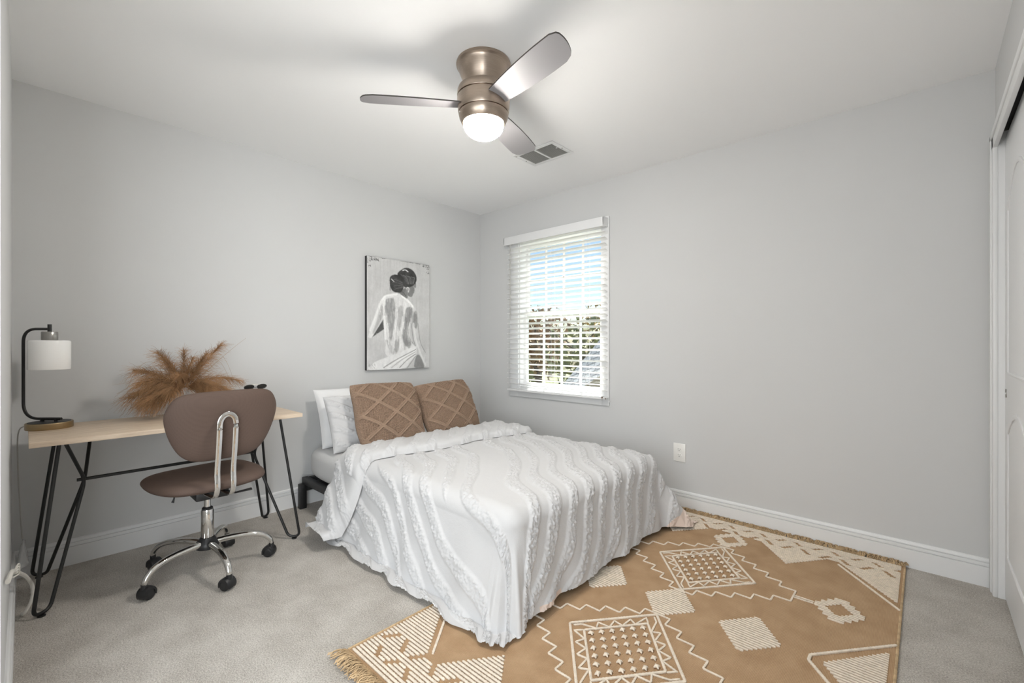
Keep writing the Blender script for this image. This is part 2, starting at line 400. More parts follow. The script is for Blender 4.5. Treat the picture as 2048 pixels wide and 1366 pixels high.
BL = thing('venetian_blind', (.95, -.045, .72), 'white venetian blind with open slats hanging over the window', 'blind')
BX0, BX1 = .436, 1.464
mb = MB(); mb.box((.405, -.084, 2.057), (1.466, -.074, 2.128), .003).box((1.456, -.084, 2.057), (1.466, -.001, 2.128), .002).box((.405, -.084, 2.057), (.415, -.001, 2.128), .002)
mb.box((.405, -.088, 2.054), (1.468, -.072, 2.062), .003)
mb.build('valance', M['trim'], BL, 30)
MB().box((.42, -.066, 2.062), (1.45, -.02, 2.11), .003).build('headrail', M['white'], BL, 30)
mb = MB(); zs = np.arange(.785, 2.05, .0455)
for i, z in enumerate(zs):
    tl = -.0065
    y = np.linspace(-.069, -.020, 6); cam_ = .0025 * (1 - ((y + .0445) / .0245) ** 2)
    up_ = np.stack([y, z + cam_ + .0013 + tl * (y + .0445) / .0245], -1); dn = np.stack([y, z + cam_ - .0013 + tl * (y + .0445) / .0245], -1)
    mb.prism(np.concatenate([up_, dn[::-1]]), 0, BX0, BX1)
mb.build('slat_panel', M['slat'], BL, 30)
MB().box((BX0, -.070, .719), (BX1, -.019, .738), .004).build('bottom_rail', M['trim'], BL, 30)
for x in (.60, .95, 1.30):
    for y in (-.071, -.018): MB().tube([(x, y, .735), (x, y, 1.4), (x, y, 2.07)], .0011, 5).build('ladder_cord', M['white'], BL)
MB().tube([(.487, -.082, 2.06), (.488, -.083, 1.7), (.488, -.083, 1.375)], .0038, 8).build('tilt_wand', M['cord_thin'], BL)
MB().box((1.438, -.074, .722), (1.458, -.064, .744), .002).box((1.45, -.066, .724), (1.476, -.022, .73)).build('hold_down_bracket', M['chrome'], BL, 30)
MB().tube([(1.455, -.07, .735), (1.49, -.055, .735), (1.50, -.05, .70)], .003, 6).build('bracket_clip', M['clear'], BL)

# outlet
OT = thing('wall_outlet', (2.0215, -.006, .394), 'white duplex power outlet on the wall right of the bed', 'outlet')
MB().box((1.979, -.007, .331), (2.064, -.0005, .457), .004).build('cover_plate', M['plate'], OT, 30)
for zc in (.413, .375):
    mb = MB(); th = np.linspace(0, 2 * math.pi, 28, endpoint=False)
    mb.prism([(2.0215 + .0165 * math.cos(a), zc + max(-.0135, min(.0135, .0165 * math.sin(a)))) for a in th], 1, -.0098, -.006)
    f = mb.build('receptacle', M['plate'], OT, 30)
    mb = MB().box((2.0135, -.0102, zc + .001), (2.0155, -.0097, zc + .010)).box((2.0272, -.0102, zc + .002), (2.0292, -.0097, zc + .009))
    mb.prism([(2.0215 + .0028 * math.cos(a), zc - .006 + .0028 * math.sin(a)) for a in th], 1, -.0102, -.0097)
    mb.build('slot', M['dark'], f, 0)
# ------------------------------------------------------------------ ceiling fan
FX, FY = 1.7788, -1.653
FAN = thing('ceiling_fan', (FX, FY, H), 'brushed metal flush mount ceiling fan with three blades and a lit globe', 'ceiling fan')
def lz(name, prof, mat, parent=FAN, seg=64, smooth=35):
    return MB().lathe(prof, (FX, FY, 0), seg).build(name, mat, parent, smooth)
lz('canopy', [(0, H - .0005), (.124, H - .0005), (.126, H - .006), (.125, H - .014), (.119, H - .019), (.117, H - .022), (.114, 2.405), (.098, 2.365), (.086, 2.335), (.083, 2.318), (0, 2.318)], M['nickel'])
lz('motor_housing', [(0, 2.328), (.095, 2.328), (.108, 2.326), (.1165, 2.320), (.120, 2.310), (.1215, 2.287), (.1205, 2.285), (.116, 2.284), (.116, 2.280), (.1208, 2.279), (.1215, 2.276), (.120, 2.245), (.1165, 2.213), (.1155, 2.211), (.111, 2.210), (.111, 2.206), (.1148, 2.205), (.1145, 2.202), (.111, 2.187), (.104, 2.172), (.097, 2.1625), (.094, 2.162), (0, 2.162)], M['nickel'])
t = np.linspace(0, math.pi / 2, 12)
gl = lz('light_globe', [(.0, 2.166), (.0925, 2.166), (.0925, 2.160)] + [(.0925 * math.cos(a), 2.158 - .064 * math.sin(a)) for a in t[:-1]] + [(.001, 2.094)], M['globe'], seg=32)
mb = MB(); a0 = R(42.63 + 205)
mb.tube([(FX + .109 * math.cos(a0), FY + .109 * math.sin(a0), 2.196), (FX + .117 * math.cos(a0), FY + .117 * math.sin(a0), 2.1955)], .004, 12); mb.build('set_screw', M['chrome'], FAN)
M['blade_face'] = M['blade']
def blade(ang):
    ns, nc = 44, 12
    s = np.linspace(0, 1, ns); r = .096 + s * .456
    hw = .046 + .020 * np.sin(np.clip(s, 0, 1) * 2.0) ** 1.0
    P = np.zeros((ns, nc + 1, 2))
    for j in range(nc + 1):
        q = -1 + 2 * j / nc
        # slanted, softly curved tip
        tip = -.018 * q - .020 * q * q - .028 * np.clip(abs(q) - .72, 0, 1) ** 2 / .0784
        P[:, j, 0] = .096 + (r - .096) * (1 + tip / .456)
        P[:, j, 1] = q * hw
    pit = R(13.5); zc = 2.247
    ca, sa = math.cos(ang), math.sin(ang)
    def to3(h):
        x = P[..., 0]; y = P[..., 1] * math.cos(pit) - h * math.sin(pit) * 0; z = zc - P[..., 1] * math.sin(pit) + h + .10 * (0)
        return np.stack([FX + x * ca - y * sa, FY + x * sa + y * ca, z], -1)
    up_, dn = to3(.003), to3(-.003)
    mb = MB(); mb.grid(up_); mb.grid(dn[:, ::-1])
    b = mb.build('fan_blade', M['blade'], FAN, 50)
    idx = [(0, j) for j in range(nc + 1)] + [(i, nc) for i in range(1, ns)] + [(ns - 1, j) for j in range(nc - 1, -1, -1)] + [(i, 0) for i in range(ns - 2, 0, -1)]
    me = MB(); U = np.array([up_[i, j] for i, j in idx]); D = np.array([dn[i, j] for i, j in idx])
    c3 = np.array([FX + .33 * ca, FY + .33 * sa, zc]); U = U + (U - c3) * .002; D = D + (D - c3) * .002
    me.grid(np.stack([U, D], 0), wrap=True); me.build('edge_band', M['blade_edge'], b, 30)
for k in range(3): blade(R(42.63 - 53.2 + 120 * k))

# ceiling vent
V0, V1, W0, W1 = 1.2, 1.54, -.822, -.585
VT = thing('ceiling_vent', (1.37, -.70, H), 'white ceiling air vent with a louvred grille behind the fan', 'vent')
mb = MB(); z0, z1 = H - .007, H - .0003
mb.box((V0, W0, z0), (V1, W0 + .03, z1), .003).box((V0, W1 - .03, z0), (V1, W1, z1), .003).box((V0, W0 + .03, z0), (V0 + .03, W1 - .03, z1), .003).box((V1 - .03, W0 + .03, z0), (V1, W1 - .03, z1), .003)
mb.box((1.363, W0 + .03, z0), (1.377, W1 - .03, z1)); mb.build('vent_frame', M['trim'], VT, 30)
MB().box((V0 + .02, W0 + .02, H - .0016), (V1 - .02, W1 - .02, H - .0004)).build('duct_backing', plain('vent_shadow_grey', (.16, .16, .16), .8), VT, 0)
mb = MB()
for y in np.arange(W0 + .034, W1 - .03, .0085):
    mb.prism([(y, H - .0062), (y + .0016, H - .0066), (y + .0062, H - .002), (y + .0046, H - .0016)], 0, V0 + .03, V1 - .03)
mb.build('louvre_panel', plain('vent_louvre', (.60, .60, .58), .5), VT, 0)
for x, y in ((V0 + .014, W0 + .02), (V0 + .014, W0 + .125), (V1 - .014, -.70)):
    MB().lathe([(0, H - .0095), (.004, H - .009), (.0055, H - .0068), (0, H - .0066)], (x, y, 0), 12).build('screw', M['socket'], VT)
MB().box((V1 - .04, -.735, H - .012), (V1 - .03, -.728, H - .006), .001).build('damper_lever', M['white'], VT)

# ------------------------------------------------------------------ canvas painting of a woman's back
CAN = thing('canvas_painting', (.016, -.952, 1.393), 'black and white canvas painting of a woman seen from behind', 'painting')
cy0, cy1, cz0, cz1, cxd = -1.257, -.648, .938, 1.848, .032
MB().box((.001, cy0, cz0), (cxd - .001, cy1, cz1), .001).build('canvas_edge', M['black'], CAN, 30)
GW, GH = 200, 300
src = np.array([(175, 110), (803, 212), (790, 1245), (160, 1268)], float); dst = np.array([(0, 0), (1, 0), (1, 1), (0, 1)], float)
A = []; Bv = []
for (x, y), (u, v) in zip(src, dst): A += [[x, y, 1, 0, 0, 0, -u * x, -u * y], [0, 0, 0, x, y, 1, -v * x, -v * y]]; Bv += [u, v]
hh = np.append(np.linalg.solve(np.array(A), np.array(Bv)), 1).reshape(3, 3)
def uv(p):
    p = np.asarray(p, float); q = np.c_[p, np.ones(len(p))] @ hh.T; return q[:, :2] / q[:, 2:]
gu, gv = np.meshgrid((np.arange(GW) + .5) / GW, (np.arange(GH) + .5) / GH)
ASP = (cz1 - cz0) / (cy1 - cy0)
img = .56 + .16 * (fbm(gu * 6, gv * 9, 4) - .5) + .10 * (fbm(gu * 40, gv * 5, 3) - .5)
def blur(m, n):
    for _ in range(n):
        m = (np.pad(m, ((1, 1), (0, 0)), 'edge')[:-2] + m * 2 + np.pad(m, ((1, 1), (0, 0)), 'edge')[2:]) / 4
        m = (np.pad(m, ((0, 0), (1, 1)), 'edge')[:, :-2] + m * 2 + np.pad(m, ((0, 0), (1, 1)), 'edge')[:, 2:]) / 4
    return m
def paint_poly(pts, val, soft=1, tex=.0, alpha=1., smooth=True):
    global img
    q = uv(pts); q = spline(q, 8, True) if smooth else q
    inside = np.zeros(gu.shape, bool); x1, y1 = q[:, 0], q[:, 1]; x2, y2 = np.roll(x1, -1), np.roll(y1, -1)
    for a, b, c, d in zip(x1, y1, x2, y2):
        if b == d: continue
        inside ^= ((b > gv) != (d > gv)) & (gu < (c - a) * (gv - b) / (d - b) + a)
    m = blur(inside.astype(float), soft) * alpha
    img = img * (1 - m) + (val + tex * (fbm(gu * 30, gv * 22, 3) - .5) * 2) * m
def stroke(pts, wd, val, alpha=1.):
    global img
    q = spline(uv(pts), 10); d = np.full(gu.shape, 9.)
    for a, b in zip(q[:-1], q[1:]):
        ab = (b - a) * (1, ASP); pu = gu - a[0]; pv = (gv - a[1]) * ASP
        t = np.clip((pu * ab[0] + pv * ab[1]) / (ab @ ab + 1e-9), 0, 1); d = np.minimum(d, np.hypot(pu - t * ab[0], pv - t * ab[1]))
    w_ = wd / 620.; rag = 1 + .5 * (fbm(gu * 50, gv * 50, 2) - .5)
    m = np.clip((w_ * rag - d) / (w_ * .6), 0, 1) * alpha; img = img * (1 - m) + val * m
# figure
paint_poly([(470,495),(400,505),(345,520),(300,585),(262,690),(222,795),(185,900),(178,932),(215,938),(252,900),(300,800),(332,735),(338,700),(345,860),(356,975),(352,1100),(420,1140),(560,1100),(640,1040),(628,1000),(600,930),(592,850),(612,790),(650,700),(655,660),(620,600),(560,530),(520,505)], .74, 1, .06)
paint_poly([(640,640),(665,665),(678,760),(690,900),(704,1000),(745,1100),(788,1180),(788,1240),(740,1240),(690,1120),(652,1040),(630,930),(604,800),(625,720)], .60, 1, .10)
paint_poly([(352,560),(432,545),(455,640),(448,760),(432,900),(402,965),(386,880),(374,750),(350,650)], .33, 3, .10)
paint_poly([(560,650),(622,640),(618,720),(582,800),(572,900),(612,1000),(562,1030),(520,940),(540,800)], .30, 3, .10)
paint_poly([(480,640),(530,620),(545,700),(520,790),(480,860),(470,760)], .46, 4, .08)
paint_poly([(455,960),(490,960),(480,1060),(455,1090),(430,1040)], .38, 3, .06)
paint_poly([(300,640),(330,600),(335,700),(290,800),(240,890),(225,880),(270,760)], .42, 3, .08, .8)
paint_poly([(337,748),(342,850),(250,912),(215,938),(270,850)], .075, 1, .02, smooth=False)
paint_poly([(640,690),(668,680),(676,800),(660,850),(625,800)], .30, 3, .06)
paint_poly([(360,960),(395,990),(440,1080),(420,1110),(380,1040)], .50, 2, .05)
stroke([(470,650),(455,780),(440,900),(430,1040)], 16, .80, .7); stroke([(545,660),(520,800),(500,900),(505,1040)], 16, .82, .7)
stroke([(345,560),(338,700),(348,860),(352,950)], 12, .90, .8); stroke([(520,520),(580,570),(630,625)], 12, .95, .9)
stroke([(470,500),(360,520),(310,580)], 12, .90, .8); stroke([(300,600),(255,720),(200,860)], 14, .85, .7)
stroke([(635,800),(655,950),(700,1100),(750,1220)], 12, .78, .7); stroke([(612,800),(632,960),(660,1050)], 6, .15, .6)
stroke([(600,760),(580,830),(585,920),(630,1005)], 5, .12, .7); stroke([(680,800),(700,980),(750,1090)], 5, .2, .6)
body_q = spline(uv([(345,530),(300,590),(262,690),(340,720),(352,860),(365,980),(420,1090),(560,1070),(620,1000),(590,900),(600,800),(640,700),(610,600),(540,530)]), 6, True)
rgp = np.random.default_rng(21)
def in_poly(p, q):
    c = False
    for (a_, b_), (c_, d_) in zip(q, np.roll(q, -1, 0)):
        if (b_ > p[1]) != (d_ > p[1]) and p[0] < (c_ - a_) * (p[1] - b_) / (d_ - b_) + a_: c = not c
    return c
for _ in range(420):
    x, y = rgp.uniform(280, 650), rgp.uniform(520, 1100); u_, v_ = uv([(x, y)])[0]
    if not in_poly((u_, v_), body_q): continue
    tone = img[min(GH - 1, int(v_ * GH)), min(GW - 1, int(u_ * GW))] * rgp.uniform(.62, 1.32)
    ln_ = rgp.uniform(25, 75); sl_ = rgp.uniform(-10, 10)
    stroke([(x, y), (x + sl_ * .5, y + ln_ * .5), (x + sl_, y + ln_)], rgp.uniform(4, 9), min(.92, tone), .45)
for _ in range(160):
    x, y = rgp.uniform(180, 790), rgp.uniform(140, 1240)
    stroke([(x, y), (x + rgp.uniform(-8, 8), y + rgp.uniform(20, 60))], rgp.uniform(5, 12), rgp.uniform(.46, .70), .22)
for _ in range(30):
    x = rgp.uniform(180, 800); stroke([(x, 112 + (x - 175) * .162), (x + rgp.uniform(10, 40), 113 + (x + 25 - 175) * .162)], 3, .05, .75)
# neck, face, hair
paint_poly([(500,480),(560,440),(578,500),(575,545),(545,530),(505,500)], .20, 1, .05)
paint_poly([(585,425),(640,415),(662,385),(664,430),(650,450),(652,475),(636,500),(625,525),(605,530),(578,505)], .22, 1, .06)
paint_poly([(480,300),(520,255),(570,236),(628,258),(668,318),(668,375),(640,415),(592,432),(545,428),(522,360)], .045, 1, .03)
paint_poly([(402,340),(440,305),(498,310),(530,350),(540,430),(512,480),(452,482),(412,440)], .045, 1, .03)
for k in range(9): stroke([(505 + 16 * k, 300 + 4 * k), (545 + 13 * k, 340), (575 + 8 * k, 400)], 3, .13 + .10 * (k % 3), .6)
for k in range(8): stroke([(415 + 5 * k, 330 + 18 * k), (470, 345 + 14 * k), (530, 380 + 8 * k)], 3, .10 + .12 * (k % 2), .55)
stroke([(535,262),(560,258),(585,275)], 6, .85, .8); stroke([(420,350),(445,375)], 5, .8, .7); stroke([(408,350),(404,460)], 5, .05, .8)
stroke([(580,435),(594,445),(588,480)], 6, .80, .9); stroke([(640,425),(655,455),(645,480)], 4, .55, .6); stroke([(490,490),(530,480),(560,520)], 5, .07, .7)
# cloth
paint_poly([(250,1180),(440,1110),(640,1028),(662,1060),(655,1110),(600,1180),(520,1252),(190,1262)], .78, 2, .08)
paint_poly([(664,1118),(700,1130),(735,1242),(645,1245),(640,1190)], .26, 2, .05)
for k in range(7): stroke([(330 + 40 * k, 1240), (460 + 28 * k, 1160), (652, 1062 + 11 * k)], 6, (.25, .9, .42, .88, .2, .8, .3)[k], .75)
# worn corners
for _ in range(46):
    x = RNG.uniform(176, 290); y = 118 + (x - 175) * .162 + RNG.uniform(0, 26) * (1 if x > 215 else 3.6); stroke([(x, y), (x + RNG.uniform(-4, 12), y + RNG.uniform(2, 14))], 3, .03, .7)
for _ in range(36):
    x = RNG.uniform(735, 800); y = 205 + (x - 735) * .162 + RNG.uniform(0, 20) * (1 if x < 765 else 4.6); stroke([(x, y), (x + RNG.uniform(-4, 6), y + RNG.uniform(2, 14))], 3, .04, .7)
for _ in range(20):
    x = RNG.uniform(180, 245); y = RNG.uniform(1195, 1240); stroke([(x, y), (x + 4, y + RNG.uniform(8, 20))], 3, .30, .5)
img = np.clip(img * (1 + .10 * (fbm(gu * 70, gv * 90, 2) - .5)), .02, .95)
yy = cy0 + .001 + (cy1 - cy0 - .002) * np.arange(GW) / (GW - 1); zz = cz1 - .001 - (cz1 - cz0 - .002) * np.arange(GH) / (GH - 1)
P = np.zeros((GH, GW, 3)); P[..., 0] = cxd + .0006 * fbm(gu * 60, gv * 60, 2); P[..., 1] = yy[None]; P[..., 2] = zz[:, None]
m, nt, b = new_mat('painted_canvas'); at = N(nt, 'ShaderNodeVertexColor'); at.layer_name = 'paint'
nt.links.new(at.outputs['Color'], b.inputs['Base Color']); b.inputs['Roughness'].default_value = .75; bump(nt, b, noise(nt, coords(nt), 500), .15, .001)
o = MB().grid(P).build('painted_face', m, CAN, 0)
at = o.data.color_attributes.new('paint', 'FLOAT_COLOR', 'POINT'); cc = np.ones((GW * GH, 4), np.float32); cc[:, :3] = img.reshape(-1, 1); at.data.foreach_set('color', cc.ravel())

# ------------------------------------------------------------------ bed
X0b, X1b, Y0b, Y1b = .05, 2.03, -1.755, -.40
BF = thing('platform_bed', (1.04, -1.08, 0), 'low black metal bed frame under the white mattress', 'bed frame')
for x in (X0b, 1.0, X1b - .06):
    for y in (Y0b - .040, Y1b - .03): MB().box((x, y, .0085 if x > 1.5 else 0), (x + .045, y + .045, .17), .004).build('leg', M['frame_black'], BF, 30)
for y in (Y0b - .012, Y1b - .028): MB().box((X0b, y, .165), (X1b - .01, y + .04, .212), .004).build('side_rail', M['frame_black'], BF, 30)
for x in (X0b, X1b - .05): MB().box((x, Y0b, .12 if x < 1 else .165), (x + .04, Y1b, .208), .004).build('end_rail', M['frame_black'], BF, 30)
mb = MB()
for x in np.arange(X0b + .12, X1b - .1, .16): mb.box((x, Y0b, .19), (x + .07, Y1b, .205), .003)
mb.build('slat_panel', M['frame_black'], BF, 30)
def rbox_cushion(x0, x1, y0, y1, z0, z1, rad, crown=0., n=80):
    """soft box: superellipse in plan, rounded edges"""
    th = np.linspace(0, 2 * math.pi, n, endpoint=False); ex = 2 / 12.
    cu = np.sign(np.cos(th)) * np.abs(np.cos(th)) ** ex; cv = np.sign(np.sin(th)) * np.abs(np.sin(th)) ** ex
    rows = []; hx, hy = (x1 - x0) / 2, (y1 - y0) / 2
    for a in np.linspace(-math.pi / 2, math.pi / 2, 15):
        ins = rad * (1 - math.cos(a)); z = (z1 - rad if a > 0 else z0 + rad) + rad * math.sin(a)
        rows.append(np.stack([(x0 + x1) / 2 + cu * (hx - ins), (y0 + y1) / 2 + cv * (hy - ins), np.full(n, z)], -1))
    for s in (.75, .4, .05): rows.append(np.stack([(x0 + x1) / 2 + cu * (hx - rad) * s, (y0 + y1) / 2 + cv * (hy - rad) * s, np.full(n, z1 + crown * (1 - s * s))], -1))
    rows = [np.stack([(x0 + x1) / 2 + cu * (hx - rad) * .05, (y0 + y1) / 2 + cv * (hy - rad) * .05, np.full(n, z0)], -1)] + rows
    return np.array(rows)
mb = MB().grid(rbox_cushion(X0b - .005, X1b, Y0b - .005, Y1b, .213, .425, .075), wrap=True)
o = mb.build('mattress', M['matt'], smooth=60); recenter(o, (1.04, -1.08, .213)); tag(o, 'pale grey mattress bare at the head of the bed', 'mattress')

# duvet: cloth draped over the mattress
XE1, YA, YB, ZT, RR = 2.055, -1.765, -.385, .462, .085
def drape(a, b, lift=0., flare=.16, p=4.5, fold=1., zmin=.02, sideflare=.0):
    px = np.clip(a, -9, XE1 - RR); py = np.clip(b, YA + RR, YB - RR); dx = a - px; dy = b - py
    r = (np.abs(dx) ** p + np.abs(dy) ** p) ** (1 / p); L = np.hypot(dx, dy) + 1e-9; ux, uy = dx / L, dy / L
    RL = RR + lift; arc = RL * math.pi / 2
    s = np.clip(r - arc, 0, None); th = np.clip(r / RL, 0, math.pi / 2)
    out = RL * np.sin(th); dn = RL * (1 - np.cos(th))
    corner = np.clip(2 * np.minimum(np.abs(dx), np.abs(dy)) / (r + 1e-6), 0, 1)
    fl = flare + sideflare * sstep(.3, -.3, np.abs(dx) - np.abs(dy)) * (r > .02) + .06 * corner + .30 * corner ** 2 * (dy > 0)
    per = np.where(np.abs(dx) > np.abs(dy), b, a) + .35 * np.arctan2(np.abs(dx), np.abs(dy) + 1e-6) * (r > 0)
    phi = np.arctan2(np.abs(dx), np.abs(dy) + 1e-6)
    fo = fold * sstep(0, .35, s) * ((.011 * np.sin(per * 17 + 2.5 * fbm(per * 2, s * 1.2)) + .006 * np.sin(per * 31 + 1.3)) * (1 - corner)
         + .040 * np.exp(-((phi - .95) / .13) ** 2) * (corner > .02) - .018 * np.exp(-((phi - .62) / .15) ** 2) * (corner > .02))
    out = out + s * fl + fo; dn = dn + s * math.sqrt(max(0, 1 - flare * flare))
    z = ZT + lift - dn; under = np.clip(zmin - z, 0, None)
    z = np.maximum(z, zmin + .002 * np.sin(per * 23)); out = out + under * .35
    top = (r < .02)
    z = z + .010 * (fbm(a * 2.2, b * 2.2, 3) - .5) * sstep(.3, 0, r)
    return np.stack([px + ux * out, py + uy * out, z], -1)
def tufts(a, b):
    q = (.74 * a + b) / 1.244; al = (a - .74 * b) / 1.244
    q = q + .075 * (fbm(a * 1.6 + 3, b * 1.6 + 5, 2) - .5) + .040 * np.sin(al * 6.2 + 2.5 * q) + .010 * np.sin(al * 15 + 9 * q)
    ph = q / .122; k = np.floor(ph); f = np.abs(ph - k - .5) * 2
    wd = .52 + .20 * (vnoise(al * 2.6 + 7.7 * k, k * 3.1) - .5)
    gate = sstep(.14, .24, vnoise(al * 1.5 + k * 5.3, k * 2.7 + .5))
    m = sstep(wd + .17, wd - .17, f + (1 - gate) * .8)
    return m
def fluff(a, b):
    n1 = fbm(a * 62 + 3 * fbm(a * 20, b * 20, 2), b * 62, 2); n2 = vnoise(a * 120 + 40, b * 120)
    return .015 * np.abs(n1 - .5) + .005 * n2
def normals(P):
    du = np.gradient(P, axis=0); dv = np.gradient(P, axis=1); n = np.cross(du, dv); n /= np.linalg.norm(n, axis=-1, keepdims=True) + 1e-12
    return n
def cloth(a, b, **kw):
    P = drape(a, b, **kw); n = normals(P); n *= np.sign((n[..., 2:3] * 1.0 + 1e-3) if False else 1)
    if n[n.shape[0] // 3, n.shape[1] // 2, 2] < 0: n = -n
    t = tufts(a, b); fz = RNG.random(a.shape); fz2 = fbm(a * 95, b * 95, 2)
    d = t * (.0045 + fluff(a, b) + .004 * (fz - .5)) + .0012 * (fbm(a * 14, b * 14, 2) - .5)
    wr = .004 * np.abs(np.sin(9 * (a * .5 + b) + 4 * fbm(a * 3, b * 3))) * 0
    P = P + n * (d + wr)[..., None]
    tang = .004 * t * (RNG.random(a.shape) - .5); P[..., 2] += tang
    return P, t
DV = thing('duvet', (1.3, -1.08, ZT), 'white duvet with wavy tufted chenille bands spread over the bed', 'duvet')
HANG = .465; FOOT = .345
av = np.arange(.66, XE1 - RR + .085 * math.pi / 2 + FOOT, .0040); bv = np.arange(YA + RR - (.13 + HANG), YB - RR + (.13 + HANG - .05), .0040)
a, b = np.meshgrid(av, bv, indexing='ij')
P, t = cloth(a, b, flare=.12, sideflare=.12)
mb = MB().grid(P)
# right-hand foot corner shows the pinkish lining: split those faces off
cd_x = a - (XE1 - RR); cd_y = b - (YB - RR); cd_l = (YA + RR) - b
lin = ((cd_x > .28) & (cd_y > .02) & (cd_x + .6 * cd_y > .53)) | ((cd_x > .457) & (cd_l > -.22) & (cd_l < -.04))
lf = (lin[:-1, :-1]).reshape(-1); F = mb.f
top = MB(); top.v = mb.v; top.n = mb.n; top.f = [f for f, l in zip(F, lf) if not l]
cov = top.build('cover', M['duvet'], DV, 70)
def clean(o):
    bm = bmesh.new(); bm.from_mesh(o.data); bmesh.ops.delete(bm, geom=[v for v in bm.verts if not v.link_faces], context='VERTS'); bm.to_mesh(o.data); bm.free()
clean(cov)
lefts = (b < -1.)[:-1, :-1].reshape(-1)
for side_ in (True, False):
    lo = MB(); lo.v = mb.v; lo.n = mb.n; lo.f = [f for f, l, e in zip(F, lf, lefts) if l and e == side_]
    clean(lo.build('lining', M['lining'], DV, 70))
# turned-down head band
nu, nv = 90, len(bv)
bb = bv[bv < YB + .03]; uu = np.linspace(0, 1, nu)
U, B = np.meshgrid(uu, bb, indexing='ij')
aedge = .905 + .10 * (B - YA) / (YB - YA) + .02 * np.sin(B * 9); ahead = .615 + .02 * np.sin(B * 7 + 1)
aa = ahead + (aedge - ahead) * U
lift = .050 * np.clip(1 - np.abs(2 * U - 1) ** 7, 0, 1) ** .5 + .004
lift = lift + .006 * np.sin(B * 21 + 3 * U) * (1 - np.abs(2 * U - 1))
Pl = [drape(aa, B, lift=0., flare=.30, sideflare=.05, zmin=.06), drape(aa, B, lift=.05, flare=.30, sideflare=.05, zmin=.10)]
frac = (lift / .05)[..., None]; Pf = Pl[0] * (1 - frac) + Pl[1] * frac
n = normals(Pf); n = -n if n[nu // 2, len(bb) // 2, 2] < 0 else n
tt = tufts(aa + 5.3, B + 2.2); fz2 = fbm(aa * 95, B * 95, 2)
Pf = Pf + n * (tt * (.004 + fluff(aa, B) + .004 * (RNG.random(U.shape) - .5)))[..., None]
MB().grid(Pf).build('turned_down_band', M['duvet'], DV, 70)

# pillows
def pillow_surface(c, w_, h_, T_, tilt, nu, nv, yaw=0., roll=0., pinch=.05, disp=None, sag=.0, expo=.42, rnd=0.):
    u, v = np.meshgrid(np.linspace(-1, 1, nu), np.linspace(-1, 1, nv), indexing='ij')
    prof = np.clip((1 - np.abs(u) ** 2.6) * (1 - np.abs(v) ** 2.6), 0, 1) ** expo
    x = w_ / 2 * u * (1 - pinch * (1 - v * v) - rnd * np.abs(v) ** 7) + rnd * .12 * np.sin(5 * v) * (np.abs(u) ** 6); y = h_ / 2 * v * (1 - pinch * (1 - u * u) - rnd * np.abs(u) ** 7)
    cr, sr = math.cos(roll), math.sin(roll); x, y = x * cr - y * sr, x * sr + y * cr
    ct, st = math.cos(tilt), math.sin(tilt); cyw, syw = math.cos(yaw), math.sin(yaw)
    U = np.array([-syw, cyw, 0]); V = np.array([-st * cyw, -st * syw, ct]); Nn = np.array([ct * cyw, ct * syw, st])
    out = []
    for sgn in (1, -1):
        hgt = sgn * T_ / 2 * prof
        if disp is not None and sgn > 0: hgt = hgt + disp(u, v) * np.clip(prof * 3, 0, 1)
        out.append(np.asarray(c) + x[..., None] * U + y[..., None] * V + hgt[..., None] * Nn)
    return out
def make_pillow(name, mat, label, cat, group, c, *a, **k):
    f, bk = pillow_surface(c, *a, **k); mb = MB().grid(f)
    mb.grid(bk[:, ::-1]); o = mb.build(name, mat, smooth=70); recenter(o, (c[0], c[1], c[2])); tag(o, label, cat, group); return o
def wrinkle(u, v): return .010 * (fbm(u * 3 + 4, v * 3, 3) - .5) + .004 * np.sin(9 * u + 5 * v + 4 * fbm(u * 2, v * 2))
make_pillow('bed_pillow', M['sheet'], 'plain white pillow leaning on the wall, rearmost on the bed', 'pillow', None, (.185, -1.375, .628), .68, .42, .17, R(20), 70, 60, pinch=.04, disp=wrinkle)
def sham(u, v): 
    t = tufts(u * .33 + 3 + v * .1, v * .24 + 7); return wrinkle(u, v) * .7 + t * (.003 + fluff(u * .33, v * .2))
make_pillow('tufted_pillow', M['duvet'], 'white tufted pillow between the plain white pillow and the knitted cushion', 'pillow', None, (.375, -1.40, .612), .66, .39, .145, R(24), 180, 120, pinch=.04, disp=sham)
def knit(u, v, su, sv, ph):
    x = u * su; y = v * sv
    per = .172; p1 = (x * 1.06 + y * 1.42) / per / 1.32 + ph; p2 = (-x * 1.06 + y * 1.42) / per / 1.32 + ph * .6
    d1 = np.abs(p1 - np.round(p1)) * per; d2 = np.abs(p2 - np.round(p2)) * per
    d = np.minimum(d1, d2)
    plat = sstep(.0175, .0125, d); mid = np.exp(-(d / .0042) ** 2)
    knot = np.exp(-((d1 ** 2 + d2 ** 2) / .016 ** 2))
    ribs = np.abs(np.sin(x * math.pi / .0125)) ** 1.6 * (.62 + .38 * np.sin(y * 2 * math.pi / .0105 + 3.1 * np.floor(x / .0125)))
    return plat * (.0105 - .0045 * mid * (1 - knot)) + (1 - plat) * .0125 * (ribs - .35)
make_pillow('knitted_cushion', M['knit'], 'brown cable knit cushion nearer the desk, left of the pair', 'cushion', 'knitted cushions on the bed', (.555, -1.385, .668), .50, .445, .20, R(24), 300, 270, roll=R(-1.5), pinch=.0, rnd=.035, expo=.55, disp=lambda u, v: knit(u, v, .24, .22, .13))
make_pillow('knitted_cushion', M['knit'], 'brown cable knit cushion nearer the window, right of the pair', 'cushion', 'knitted cushions on the bed', (.515, -.83, .650), .515, .43, .20, R(25), 300, 270, roll=R(3.0), pinch=.0, rnd=.035, expo=.55, disp=lambda u, v: knit(u, v, .25, .21, .55))

